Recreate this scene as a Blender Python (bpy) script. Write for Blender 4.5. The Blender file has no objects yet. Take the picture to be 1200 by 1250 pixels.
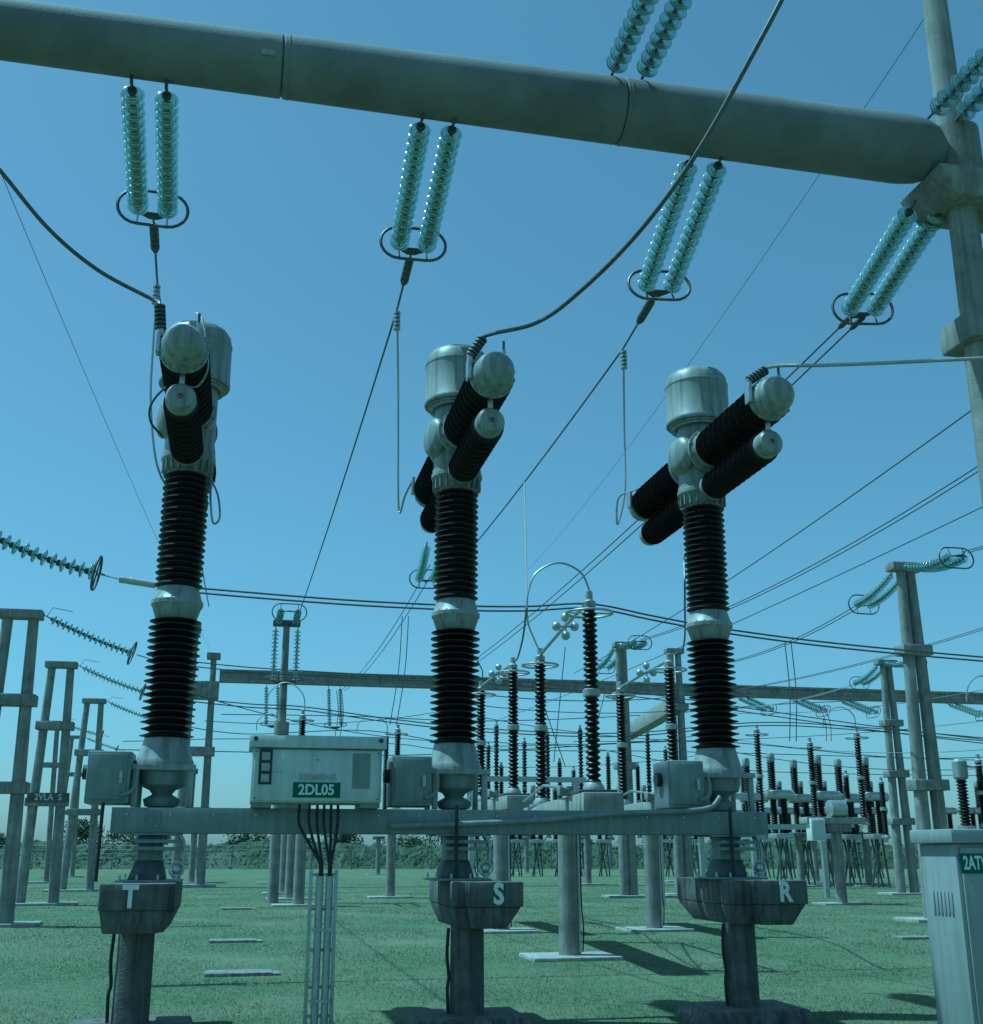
import bpy, bmesh, math, random
from mathutils import Vector, Matrix, Quaternion
random.seed(7)
S = bpy.context.scene
C = S.collection
rad = math.radians
# ------------------------------------------------------------------ camera, sky, sun, exposure
PITCH = rad(16.5); FPX = 1400.0; EYE = 1.7; IMW, IMH = 1200.0, 1250.0
cam_d = bpy.data.cameras.new('camera'); cam = bpy.data.objects.new('camera', cam_d); C.objects.link(cam)
cam.location = (0, 0, EYE); cam.rotation_euler = (rad(90) + PITCH, 0, 0)
cam_d.sensor_fit = 'HORIZONTAL'; cam_d.sensor_width = 36; cam_d.lens = 36 * FPX / IMW
cam_d.clip_start = 0.1; cam_d.clip_end = 6000
S.camera = cam
SUN_AZ = Vector((-1.0, 0.12, 0)).normalized(); SUN_EL = rad(65)
sun_dir = Vector((SUN_AZ.x * math.cos(SUN_EL), SUN_AZ.y * math.cos(SUN_EL), math.sin(SUN_EL)))
w = bpy.data.worlds.new('World'); S.world = w; w.use_nodes = True
nt = w.node_tree; nt.nodes.clear()
sky = nt.nodes.new('ShaderNodeTexSky'); sky.sky_type = 'NISHITA'; sky.sun_disc = False
sky.sun_elevation = SUN_EL; sky.sun_rotation = math.atan2(SUN_AZ.x, SUN_AZ.y)
sky.air_density = 1.0; sky.dust_density = 1.1; sky.ozone_density = 1.6
bg = nt.nodes.new('ShaderNodeBackground'); bg.inputs[1].default_value = 0.095
wo = nt.nodes.new('ShaderNodeOutputWorld')
hs = nt.nodes.new('ShaderNodeHueSaturation'); hs.inputs['Saturation'].default_value = 0.68
nt.links.new(sky.outputs[0], hs.inputs['Color']); nt.links.new(hs.outputs[0], bg.inputs[0]); nt.links.new(bg.outputs[0], wo.inputs[0])
sl = bpy.data.lights.new('sun', 'SUN'); sl.energy = 4.2; sl.angle = rad(0.5); sl.color = (1, 0.96, 0.9)
so = bpy.data.objects.new('sun', sl); C.objects.link(so)
so.rotation_euler = sun_dir.to_track_quat('Z', 'Y').to_euler(); so.location = (0, 0, 30)
vs = S.view_settings
vs.view_transform = 'Standard'; vs.look = 'None'; vs.gamma = 1; vs.use_curve_mapping = False
vs.exposure = 0.0
vs.use_white_balance = True; vs.white_balance_temperature = 4000; vs.white_balance_tint = -36
S.render.engine = 'CYCLES'
S.cycles.use_denoising = True
S.cycles.max_bounces = 8; S.cycles.transmission_bounces = 6; S.cycles.transparent_max_bounces = 8
S.cycles.caustics_reflective = False; S.cycles.caustics_refractive = False

# ------------------------------------------------------------------ pixel helpers (a pixel is only a direction)
cP, sP = math.cos(PITCH), math.sin(PITCH)
def ray(px, py):
    a = (px - IMW / 2) / FPX; b = (IMH / 2 - py) / FPX
    return Vector((a, cP - b * sP, sP + b * cP))
EY = Vector((0, 0, EYE))
def PY(px, py, Y):
    d = ray(px, py); return EY + d * (Y / d.y)
def PZ(px, py, z):
    d = ray(px, py); return EY + d * ((z - EYE) / d.z)
def GR(px, py): return PZ(px, py, 0.0)
# the substation grid: u along the row of breakers (to the right), v in depth
GA = rad(12.0)
RU = Vector((math.cos(GA), math.sin(GA), 0)); GV = Vector((-math.sin(GA), math.cos(GA), 0)); UP = Vector((0, 0, 1))
ORG = Vector((-0.41, 12.9, 0))
def W(u, v, z=0.0): return ORG + RU * u + GV * v + UP * z
def UV(p): q = p - ORG; return q.dot(RU), q.dot(GV)
def PV(px, py, v):                        # ray meets the vertical plane v = const -> (u, z)
    d = ray(px, py); t = (v - (EY - ORG).dot(GV)) / d.dot(GV); p = EY + d * t
    return UV(p)[0], p.z

# ------------------------------------------------------------------ materials
def mat(name, c1, c2=None, rough=0.7, metal=0.0, scale=6.0, bump=0.0, bscale=60.0, streak=0.0, spec=0.5, c3=None, detail=6):
    m = bpy.data.materials.new(name); m.use_nodes = True
    n = m.node_tree.nodes; l = m.node_tree.links; b = n['Principled BSDF']
    b.inputs['Roughness'].default_value = rough; b.inputs['Metallic'].default_value = metal
    b.inputs['Specular IOR Level'].default_value = spec
    tc = n.new('ShaderNodeTexCoord')
    if c2 is None:
        b.inputs['Base Color'].default_value = (*c1, 1)
    else:
        nz = n.new('ShaderNodeTexNoise'); nz.inputs['Scale'].default_value = scale
        nz.inputs['Detail'].default_value = detail; nz.inputs['Roughness'].default_value = 0.65
        l.new(tc.outputs['Object'], nz.inputs['Vector'])
        r = n.new('ShaderNodeValToRGB'); r.color_ramp.elements[0].position = 0.34; r.color_ramp.elements[1].position = 0.68
        r.color_ramp.elements[0].color = (*c1, 1); r.color_ramp.elements[1].color = (*c2, 1)
        l.new(nz.outputs['Fac'], r.inputs['Fac']); col = r.outputs['Color']
        if streak > 0:
            mp = n.new('ShaderNodeMapping'); mp.inputs['Scale'].default_value = (14, 14, 0.7)
            l.new(tc.outputs['Object'], mp.inputs['Vector'])
            s2 = n.new('ShaderNodeTexNoise'); s2.inputs['Scale'].default_value = 1.0; s2.inputs['Detail'].default_value = 5
            l.new(mp.outputs['Vector'], s2.inputs['Vector'])
            r2 = n.new('ShaderNodeValToRGB'); r2.color_ramp.elements[0].position = 0.42; r2.color_ramp.elements[1].position = 0.7
            l.new(s2.outputs['Fac'], r2.inputs['Fac'])
            mu = n.new('ShaderNodeMath'); mu.operation = 'MULTIPLY'; mu.inputs[1].default_value = streak
            l.new(r2.outputs['Color'], mu.inputs[0])
            mx = n.new('ShaderNodeMix'); mx.data_type = 'RGBA'
            l.new(mu.outputs[0], mx.inputs['Factor']); l.new(col, mx.inputs['A'])
            mx.inputs['B'].default_value = (*(c3 or tuple(x * 0.35 for x in c1)), 1); col = mx.outputs['Result']
        l.new(col, b.inputs['Base Color'])
        rr = n.new('ShaderNodeMapRange'); rr.inputs['To Min'].default_value = max(0.02, rough - 0.12); rr.inputs['To Max'].default_value = min(1, rough + 0.12)
        l.new(nz.outputs['Fac'], rr.inputs['Value']); l.new(rr.outputs['Result'], b.inputs['Roughness'])
    if bump > 0:
        bn = n.new('ShaderNodeTexNoise'); bn.inputs['Scale'].default_value = bscale; bn.inputs['Detail'].default_value = 4
        l.new(tc.outputs['Object'], bn.inputs['Vector'])
        bp = n.new('ShaderNodeBump'); bp.inputs['Strength'].default_value = bump; bp.inputs['Distance'].default_value = 0.02
        l.new(bn.outputs['Fac'], bp.inputs['Height']); l.new(bp.outputs['Normal'], b.inputs['Normal'])
    return m
M = {}
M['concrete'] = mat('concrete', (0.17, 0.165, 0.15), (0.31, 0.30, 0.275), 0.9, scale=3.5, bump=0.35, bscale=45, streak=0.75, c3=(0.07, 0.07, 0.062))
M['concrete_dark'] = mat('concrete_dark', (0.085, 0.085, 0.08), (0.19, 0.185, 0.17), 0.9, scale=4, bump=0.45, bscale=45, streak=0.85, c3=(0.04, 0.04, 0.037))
M['concrete_pale'] = mat('concrete_pale', (0.27, 0.265, 0.24), (0.42, 0.41, 0.38), 0.9, scale=3, bump=0.3, bscale=40, streak=0.5, c3=(0.15, 0.145, 0.13))
M['concrete_post'] = mat('concrete_post', (0.20, 0.195, 0.18), (0.37, 0.36, 0.33), 0.9, scale=2.5, bump=0.3, bscale=50, streak=0.55, c3=(0.10, 0.10, 0.09))
M['concrete_beam'] = mat('concrete_beam', (0.14, 0.143, 0.143), (0.235, 0.235, 0.23), 0.85, scale=1.1, bump=0.3, bscale=55, detail=12)
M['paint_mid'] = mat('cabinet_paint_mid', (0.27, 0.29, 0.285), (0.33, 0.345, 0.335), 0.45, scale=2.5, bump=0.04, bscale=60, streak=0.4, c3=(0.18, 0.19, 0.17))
M['porcelain'] = mat('porcelain', (0.014, 0.010, 0.009), (0.022, 0.015, 0.013), 0.42, scale=4, spec=0.35)
M['tank'] = mat('tank_paint', (0.27, 0.285, 0.275), (0.37, 0.38, 0.36), 0.42, scale=2.6, bump=0.06, bscale=90, streak=0.8, c3=(0.13, 0.13, 0.115))
M['flange'] = mat('flange_metal', (0.34, 0.35, 0.34), (0.46, 0.46, 0.44), 0.5, metal=0.25, scale=8, bump=0.1, bscale=120, streak=0.3)
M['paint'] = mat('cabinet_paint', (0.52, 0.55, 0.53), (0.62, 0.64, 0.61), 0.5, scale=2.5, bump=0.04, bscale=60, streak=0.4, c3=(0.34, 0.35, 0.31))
M['paint_dark'] = mat('frame_paint', (0.20, 0.225, 0.22), (0.27, 0.285, 0.275), 0.55, scale=3, bump=0.06, bscale=70, streak=0.35, c3=(0.11, 0.11, 0.095))
M['steel'] = mat('galvanised_steel', (0.36, 0.37, 0.37), (0.52, 0.53, 0.53), 0.45, metal=0.6, scale=14, bump=0.08, bscale=90)
M['steel_dark'] = mat('weathered_steel', (0.07, 0.075, 0.075), (0.13, 0.135, 0.13), 0.6, metal=0.4, scale=9, bump=0.15, bscale=80)
M['alu'] = mat('aluminium', (0.42, 0.43, 0.43), (0.58, 0.58, 0.57), 0.38, metal=0.75, scale=12)
M['wire'] = mat('stranded_conductor', (0.09, 0.09, 0.09), (0.16, 0.16, 0.155), 0.5, metal=0.5, scale=30)
M['wire_bright'] = mat('bright_conductor', (0.36, 0.36, 0.35), (0.5, 0.5, 0.49), 0.42, metal=0.6, scale=30)
M['black'] = mat('black_rubber', (0.012, 0.012, 0.012), (0.022, 0.022, 0.022), 0.6, scale=20)
M['sign_green'] = mat('sign_green', (0.0, 0.085, 0.05), (0.0, 0.105, 0.06), 0.45, scale=20)
M['sign_white'] = mat('sign_white', (0.72, 0.73, 0.70), (0.80, 0.80, 0.77), 0.5, scale=30)
M['letter'] = mat('letter_paint', (0.50, 0.50, 0.47), (0.66, 0.65, 0.61), 0.8, scale=25)
M['panel_dark'] = mat('gasket_black', (0.02, 0.022, 0.022), (0.035, 0.035, 0.035), 0.5, scale=20)
M['gauge'] = mat('gauge_glass', (0.30, 0.32, 0.32), (0.40, 0.42, 0.41), 0.15, scale=15)
M['brandgrey'] = mat('brand_letter', (0.34, 0.36, 0.35), (0.40, 0.42, 0.41), 0.5, scale=20)
M['bark'] = mat('bark', (0.06, 0.045, 0.03), (0.11, 0.085, 0.06), 0.9, scale=6)
g = bpy.data.materials.new('insulator_glass'); g.use_nodes = True
b = g.node_tree.nodes['Principled BSDF']
b.inputs['Base Color'].default_value = (0.78, 0.955, 0.92, 1); b.inputs['Roughness'].default_value = 0.10
b.inputs['Transmission Weight'].default_value = 0.76; b.inputs['IOR'].default_value = 1.45
M['glass'] = g
def foliage(name, c1, c2, trans=0.25):
    m = mat(name, c1, c2, 0.6, scale=1.1, spec=0.3); b = m.node_tree.nodes['Principled BSDF']
    n = m.node_tree.nodes; l = m.node_tree.links
    tr = n.new('ShaderNodeBsdfTranslucent'); mx = n.new('ShaderNodeMixShader'); mx.inputs[0].default_value = trans
    l.new(b.inputs['Base Color'].links[0].from_socket, tr.inputs['Color'])
    l.new(b.outputs[0], mx.inputs[1]); l.new(tr.outputs[0], mx.inputs[2]); l.new(mx.outputs[0], n['Material Output'].inputs['Surface'])
    return m
M['leaf'] = foliage('leaf', (0.045, 0.065, 0.035), (0.085, 0.115, 0.06))
M['shrub'] = foliage('shrub_leaf', (0.045, 0.068, 0.036), (0.095, 0.12, 0.065))
M['blade'] = foliage('grass_blade', (0.10, 0.14, 0.07), (0.22, 0.245, 0.145), 0.4)
# ground
m = bpy.data.materials.new('lawn'); m.use_nodes = True
n = m.node_tree.nodes; l = m.node_tree.links; b = n['Principled BSDF']; b.inputs['Roughness'].default_value = 0.95; b.inputs['Specular IOR Level'].default_value = 0.1
tc = n.new('ShaderNodeTexCoord')
def nz(scale, detail, lo, hi, ca, cb):
    t = n.new('ShaderNodeTexNoise'); t.inputs['Scale'].default_value = scale; t.inputs['Detail'].default_value = detail; t.inputs['Roughness'].default_value = 0.7
    l.new(tc.outputs['Object'], t.inputs['Vector'])
    r = n.new('ShaderNodeValToRGB'); r.color_ramp.elements[0].position = lo; r.color_ramp.elements[1].position = hi
    r.color_ramp.elements[0].color = (*ca, 1); r.color_ramp.elements[1].color = (*cb, 1); l.new(t.outputs['Fac'], r.inputs['Fac']); return t, r
t1, r1 = nz(7, 12, 0.36, 0.66, (0.080, 0.118, 0.060), (0.155, 0.185, 0.105))
t2, r2 = nz(0.28, 6, 0.42, 0.68, (0, 0, 0), (1, 1, 1))
mx = n.new('ShaderNodeMix'); mx.data_type = 'RGBA'; l.new(r1.outputs[0], mx.inputs['A']); mx.inputs['B'].default_value = (0.205, 0.205, 0.135, 1)
mm = n.new('ShaderNodeMath'); mm.operation = 'MULTIPLY'; mm.inputs[1].default_value = 0.7; l.new(r2.outputs[0], mm.inputs[0]); l.new(mm.outputs[0], mx.inputs['Factor'])
l.new(mx.outputs['Result'], b.inputs['Base Color'])
bp = n.new('ShaderNodeBump'); bp.inputs['Strength'].default_value = 0.8; bp.inputs['Distance'].default_value = 0.05; l.new(t1.outputs['Fac'], bp.inputs['Height']); l.new(bp.outputs[0], b.inputs['Normal'])
M['lawn'] = m

# ------------------------------------------------------------------ mesh builder
def frame(d):
    d = d.normalized(); a = Vector((0, 0, 1)) if abs(d.z) < 0.95 else Vector((1, 0, 0))
    x = a.cross(d).normalized(); y = d.cross(x); return x, y, d
class MB:
    def __init__(s): s.v = []; s.f = []; s.mi = []
    def _add(s, vs, fs, mi=0):
        o = len(s.v); s.v += [tuple(p) for p in vs]; s.f += [tuple(i + o for i in f) for f in fs]; s.mi += [mi] * len(fs); return s
    def box(s, lo, hi, mi=0, R=None):
        x0, y0, z0 = lo; x1, y1, z1 = hi
        vs = [Vector(p) for p in ((x0,y0,z0),(x1,y0,z0),(x1,y1,z0),(x0,y1,z0),(x0,y0,z1),(x1,y0,z1),(x1,y1,z1),(x0,y1,z1))]
        if R is not None: vs = [R @ p for p in vs]
        return s._add(vs, [(0,3,2,1),(4,5,6,7),(0,1,5,4),(1,2,6,5),(2,3,7,6),(3,0,4,7)], mi)
    def hull(s, bot, top, mi=0):           # two matching loops joined by sides and caps
        k = len(bot)
        return s._add(list(bot) + list(top), [tuple(range(k))[::-1], tuple(range(k, 2*k))] + [(i, (i+1) % k, (i+1) % k + k, i + k) for i in range(k)], mi)
    def lathe(s, prof, p=Vector((0,0,0)), d=UP, n=24, mi=0, cap=True):
        x, y, d = frame(Vector(d)); p = Vector(p); vs = []; fs = []
        for r, h in prof:
            for i in range(n):
                a = 2 * math.pi * i / n; vs.append(p + d * h + x * (r * math.cos(a)) + y * (r * math.sin(a)))
        for k in range(len(prof) - 1):
            for i in range(n):
                j = (i + 1) % n; fs.append((k*n+i, k*n+j, (k+1)*n+j, (k+1)*n+i))
        if cap:
            fs.append(tuple(range(n))[::-1]); fs.append(tuple(range((len(prof)-1)*n, len(prof)*n)))
        return s._add(vs, fs, mi)
    def cyl(s, a, b, r0, r1=None, n=16, mi=0):
        a = Vector(a); b = Vector(b); d = b - a
        return s.lathe([(r0, 0), (r0 if r1 is None else r1, d.length)], a, d, n, mi)
    def tube(s, pts, r, n=8, mi=0, closed=False):
        pts = [Vector(p) for p in pts]; k = len(pts); vs = []; fs = []
        T = []
        for i in range(k):
            if closed: t = pts[(i+1) % k] - pts[i-1]
            else: t = pts[min(i+1, k-1)] - pts[max(i-1, 0)]
            T.append(t.normalized())
        x, y, _ = frame(T[0])
        for i in range(k):
            if i: 
                q = T[i-1].rotation_difference(T[i]); x = q @ x; y = q @ y
            for j in range(n):
                a = 2 * math.pi * j / n; vs.append(pts[i] + x * (r * math.cos(a)) + y * (r * math.sin(a)))
        for i in range(k if closed else k - 1):
            i2 = (i + 1) % k
            for j in range(n):
                j2 = (j + 1) % n; fs.append((i*n+j, i*n+j2, i2*n+j2, i2*n+j))
        if not closed: fs.append(tuple(range(n))[::-1]); fs.append(tuple(range((k-1)*n, k*n)))
        return s._add(vs, fs, mi)
    def ball(s, c, r, n=12, mi=0, sq=(1,1,1)):
        m = n // 2; vs = []; fs = []; c = Vector(c)
        for i in range(m + 1):
            th = math.pi * i / m
            for j in range(n):
                ph = 2 * math.pi * j / n
                vs.append(c + Vector((r*sq[0]*math.sin(th)*math.cos(ph), r*sq[1]*math.sin(th)*math.sin(ph), -r*sq[2]*math.cos(th))))
        for i in range(m):
            for j in range(n):
                fs.append((i*n+j, i*n+(j+1) % n, (i+1)*n+(j+1) % n, (i+1)*n+j))
        return s._add(vs, fs, mi)
    def mesh(s, name, mats, bevel=0, ang=38):
        me = bpy.data.meshes.new(name); me.from_pydata(s.v, [], s.f)
        for k in (mats if isinstance(mats, (list, tuple)) else [mats]): me.materials.append(M[k])
        me.polygons.foreach_set('material_index', s.mi)
        bm = bmesh.new(); bm.from_mesh(me)
        bmesh.ops.remove_doubles(bm, verts=bm.verts, dist=1e-5)
        if bevel:
            ed = [e for e in bm.edges if len(e.link_faces) == 2 and e.calc_face_angle(0) > rad(40)]
            bmesh.ops.bevel(bm, geom=ed, offset=bevel, segments=2, affect='EDGES', profile=0.5, clamp_overlap=True)
        bmesh.ops.recalc_face_normals(bm, faces=bm.faces)
        bm.to_mesh(me); bm.free()
        me.polygons.foreach_set('use_smooth', [True] * len(me.polygons)); me.set_sharp_from_angle(angle=rad(ang)); me.update()
        return me
    def build(s, name, mats, parent=None, bevel=0, loc=None, ang=38):
        return link(name, s.mesh(name, mats, bevel, ang), parent, loc)
def link(name, me, parent=None, loc=None, rot=None, scale=None):
    o = bpy.data.objects.new(name, me); C.objects.link(o)
    if parent is not None: o.parent = parent
    if loc is not None: o.location = loc
    if rot is not None: o.rotation_mode = 'QUATERNION'; o.rotation_quaternion = rot
    if scale is not None: o.scale = scale
    return o
def tag(o, label, cat, group=None, kind=None):
    if label: o['label'] = label
    if cat: o['category'] = cat
    if group: o['group'] = group
    if kind: o['kind'] = kind
    return o
def thing(name, label, cat, loc=(0,0,0), rz=0.0, group=None):
    o = bpy.data.objects.new(name, None); C.objects.link(o); o.location = loc; o.rotation_euler = (0, 0, rz); o.empty_display_size = 0.2
    return tag(o, label, cat, group)
def kids(o): return [c for c in C.objects if c.parent == o]
def copy_tree(o, parent=None):
    c = o.copy(); C.objects.link(c)
    if parent is not None: c.parent = parent
    for k in kids(o): copy_tree(k, c)
    return c
def copy_thing(o, loc, label, rz=None):
    c = copy_tree(o); c.location = loc; c['label'] = label
    if rz is not None: c.rotation_euler = (0, 0, rz)
    return c
def text_mesh(s, size, mat_key, extrude=0.003, bold=0.0, sx=1.0):
    cu = bpy.data.curves.new('lettering', 'FONT'); cu.body = s; cu.size = size; cu.extrude = extrude; cu.offset = bold
    cu.align_x = 'CENTER'; cu.align_y = 'CENTER'; cu.resolution_u = 3
    o = bpy.data.objects.new('lettering', cu); C.objects.link(o)
    me = bpy.data.meshes.new_from_object(o.evaluated_get(bpy.context.evaluated_depsgraph_get()))
    bpy.data.objects.remove(o); bpy.data.curves.remove(cu)
    for v in me.vertices: v.co.x *= sx
    me.materials.clear(); me.materials.append(M[mat_key]); return me
FACE = Quaternion((1, 0, 0), rad(90))       # text standing up, facing -y
def bez(pts, k=12):                          # Catmull-Rom through points
    pts = [Vector(p) for p in pts]; P = [pts[0] * 2 - pts[1]] + pts + [pts[-1] * 2 - pts[-2]]; out = []
    for i in range(1, len(P) - 2):
        a, b, c, d = P[i-1], P[i], P[i+1], P[i+2]
        for j in range(k):
            t = j / k; out.append(0.5 * ((2*b) + (c - a)*t + (2*a - 5*b + 4*c - d)*t*t + (3*b - a - 3*c + d)*t**3))
    out.append(P[-2]); return out
def sagline(a, b, sag, k=24):
    a = Vector(a); b = Vector(b); return [a.lerp(b, i/k) - UP * (4 * sag * (i/k) * (1 - i/k)) for i in range(k + 1)]
def wire(name, label, pts, r=0.013, cat='cable', group=None, m='wire', n=6):
    o = MB().tube(pts, r, n).build(name, m); return tag(o, label, cat, group)

# ------------------------------------------------------------------ ground
gm = MB()
gm._add([(-1500, -400, 0), (1500, -400, 0), (1500, 3000, 0), (-1500, 3000, 0)], [(0, 1, 2, 3)])
tag(gm.build('ground', 'lawn'), 'wide mown lawn under the substation', None, kind='structure'); C.objects['ground'].pop('label')
gb = MB()
def grass(nb, y0, y1, h, wd):
    for _ in range(nb):
        y = y0 * (y1 / y0) ** random.random(); hw = 0.46 * y + 1.0
        x = random.uniform(-hw, hw)
        if math.sin(x * 1.7 + 2 * math.sin(y * 0.9)) + math.sin(y * 1.3 + x * 0.6) < random.uniform(-2.4, 0.8): continue
        k = max(0.0, 1 - (y / y1) ** 3); a = random.uniform(0, 6.283); hh = h * random.uniform(0.4, 1.3) * (0.35 + 0.65 * k); le = random.uniform(0.3, 1.4) * hh; b2 = random.uniform(0, 6.283)
        dx, dy = math.cos(a) * wd * y / 15, math.sin(a) * wd * y / 15
        gb._add([(x - dx, y - dy, 0), (x + dx, y + dy, 0), (x + le * math.cos(b2), y + le * math.sin(b2), hh)], [(0, 1, 2)])
grass(260000, 11.0, 80.0, 0.030, 0.0045)
me = bpy.data.meshes.new('grass'); me.from_pydata(gb.v, [], gb.f); me.materials.append(M['blade'])
tag(link('grass', me), 'short mown grass blades covering the lawn', 'grass', kind='stuff')

# ------------------------------------------------------------------ circuit breakers
def sheds(z0, z1, rc, ro, k, fat):
    pr = [(rc * 1.02, z0)]; p = (z1 - z0) / k
    for i in range(k):
        b = z0 + p * i; r = ro * (1.0 if i % 2 == 0 else 0.97)
        pr += [(rc, b + p * 0.12), (r - 0.012, b + p * (0.42 - fat * 0.15)), (r, b + p * 0.5), (r - 0.01, b + p * (0.58 + fat * 0.15)), (rc, b + p * 0.92)]
    pr.append((rc * 1.02, z1)); return pr
def bolts(mb, c, d, R, k, r=0.016, h=0.03, mi=0):
    x, y, d = frame(Vector(d)); c = Vector(c)
    for i in range(k):
        a = 2 * math.pi * (i + .5) / k; p = c + x * (R * math.cos(a)) + y * (R * math.sin(a)); mb.cyl(p - d * h, p + d * h, r, n=6, mi=mi)
    return mb
Z0 = 2.13
def make_breaker():
    t = thing('circuit_breaker', '', 'circuit breaker', W(0, 0, Z0), GA, 'live tank circuit breakers on the shared base beam')
    z = lambda v: v - Z0
    # lower base: turned collar, drive bulb, frame, mechanism box
    MB().lathe([(0.225, z(2.84)), (0.235, z(2.80)), (0.285, z(2.62)), (0.30, z(2.60)), (0.30, z(2.55)), (0.27, z(2.545))][::-1], n=28).build('base_collar', 'tank', t)
    bolts(MB(), (0, 0, z(2.575)), UP, 0.275, 14, 0.014, 0.045).build('collar_bolts', 'flange', t)
    MB().lathe([(0.10, z(2.132)), (0.17, z(2.15)), (0.19, z(2.22)), (0.10, z(2.27)), (0.13, z(2.31)), (0.235, z(2.36)), (0.255, z(2.44)), (0.255, z(2.545))], n=24).build('drive_housing', 'paint_dark', t)
    for sx in (-0.285, 0.255): 
        for sy in (-0.285, 0.235): MB().box((sx, sy, z(2.133)), (sx + 0.06, sy + 0.06, z(2.545))).build('frame_leg', 'tank', t, bevel=0.004)
    for yy in (-0.30, 0.297): MB().box((-0.31, yy, z(2.50)), (0.335, yy + 0.012, z(2.558))).build('frame_rail', 'tank', t, bevel=0.003)
    bx = MB().box((-0.73, -0.34, z(2.16)), (-0.30, 0.14, z(2.68))).build('mechanism_box', 'paint_dark', t, bevel=0.02)
    MB().box((-0.70, -0.357, z(2.20)), (-0.34, -0.342, z(2.65))).build('door', 'paint_dark', bx, bevel=0.005)
    h = MB().cyl((-0.39, -0.38, z(2.42)), (-0.39, -0.35, z(2.42)), 0.02, n=10); h.box((-0.405, -0.395, z(2.36)), (-0.375, -0.38, z(2.48))); h.build('handle', 'steel', bx)
    MB().cyl((-0.79, -0.1, z(2.48)), (-0.73, -0.1, z(2.48)), 0.075, n=14).build('gauge', 'panel_dark', bx)
    MB().tube(bez([(-0.30, -0.22, z(2.5)), (-0.25, -0.28, z(2.52)), (-0.24, -0.33, z(2.44)), (-0.26, -0.35, z(2.3)), (-0.38, -0.37, z(2.24))]), 0.022, 8).build('hose', 'paint_dark', t)
    # porcelain column
    MB().lathe(sheds(z(2.83), z(4.12), 0.188, 0.283, 18, -0.5), n=40).build('lower_insulator', 'porcelain', t, ang=50)
    MB().lathe([(0.20, z(4.09)), (0.215, z(4.105)), (0.262, z(4.25)), (0.277, z(4.262)), (0.277, z(4.305)), (0.262, z(4.317)), (0.222, z(4.45)), (0.20, z(4.465))], n=32).build('middle_flange', 'tank', t)
    bolts(MB(), (0, 0, z(4.283)), UP, 0.256, 16, 0.013, 0.04).build('flange_bolts', 'flange', t)
    MB().lathe(sheds(z(4.45), z(5.76), 0.196, 0.258, 19, 0.3), n=40).build('upper_insulator', 'porcelain', t, ang=50)
    # head
    MB().lathe([(0.21, z(5.745)), (0.222, z(5.755)), (0.275, z(5.90)), (0.30, z(5.92)), (0.30, z(5.965)), (0.288, z(5.975)), (0.288, z(6.02)), (0.275, z(6.03))], n=32).build('neck_flange', 'tank', t)
    ri = MB()
    for i in range(20):
        a = 2 * math.pi * i / 20; R = Matrix.Rotation(a, 3, 'Z'); ri.box((0.225, -0.008, z(5.77)), (0.285, 0.008, z(5.915)), R=R)
    ri.build('neck_ribs', 'tank', t)
    MB().lathe([(0.275, z(6.03)), (0.275, z(6.84))], n=40).build('head_tank', 'tank', t)
    MB().lathe([(0.29, z(6.80)), (0.36, z(6.80)), (0.36, z(6.83)), (0.395, z(6.83)), (0.402, z(6.845)), (0.402, z(6.88)), (0.395, z(6.89)), (0.392, z(7.33)), (0.397, z(7.335)), (0.397, z(7.355)), (0.391, z(7.36)), (0.375, z(7.45)), (0.33, z(7.515)), (0.25, z(7.55)), (0.13, z(7.57)), (0.03, z(7.575))], n=48).build('head_cap', 'tank', t)
    rg = MB().lathe([(0.34, z(6.775)), (0.34, z(6.799)), (0.30, z(6.799)), (0.30, z(6.775))], n=36); rg.build('cap_ring', 'flange', t)
    # round inspection cover on the side
    zc = 6.40
    MB().lathe([(0.20, 0.22), (0.235, 0.26), (0.235, 0.31), (0.21, 0.345), (0.14, 0.375), (0.02, 0.385)], (0, 0, z(zc)), (-1, -0.25, 0), n=32).build('side_cover', 'tank', t)
    for s in (-1, 1):
        d = Vector((0, s, 0)); nm = ''
        # upper interrupter
        fl = MB().lathe([(0.24, 0.18), (0.24, 0.30), (0.285, 0.305), (0.285, 0.35), (0.25, 0.36), (0.232, 0.43)], (0, 0, z(zc)), d, n=32)
        bolts(fl, Vector((0, 0, z(zc))) + d * 0.34, d, 0.262, 12, 0.014, 0.035); fl.build('interrupter_flange', 'tank', t)
        MB().lathe(sheds(0.42, 1.96, 0.178, 0.243, 20, -0.6), (0, 0, z(zc)), d, n=36).build('interrupter_insulator', 'porcelain', t, ang=50)
        en = MB().lathe([(0.19, 1.95), (0.232, 1.965), (0.236, 1.97), (0.236, 2.01), (0.222, 2.02), (0.222, 2.06), (0.212, 2.075), (0.205, 2.15), (0.185, 2.22), (0.14, 2.285), (0.08, 2.318), (0.01, 2.328)], (0, 0, z(zc)), d, n=32)
        bolts(en, Vector((0, 0, z(zc))) + d * 2.035, d, 0.226, 16, 0.014, 0.022); dome = en.build('end_dome', 'tank', t)
        # grading capacitor below
        zl = 5.93
        MB().lathe([(0.10, 0.22), (0.12, 0.30), (0.165, 0.32), (0.165, 0.37), (0.14, 0.40)], (0, 0, z(zl)), d, n=24).build('capacitor_bracket', 'tank', t)
        MB().lathe(sheds(0.39, 1.82, 0.122, 0.177, 20, -0.6), (0, 0, z(zl)), d, n=28).build('capacitor_insulator', 'porcelain', t, ang=50)
        ec = MB().lathe([(0.135, 1.81), (0.147, 1.82), (0.147, 1.94), (0.12, 1.98), (0.03, 1.985), (0.028, 1.96), (0.005, 1.96)], (0, 0, z(zl)), d, n=24)
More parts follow.
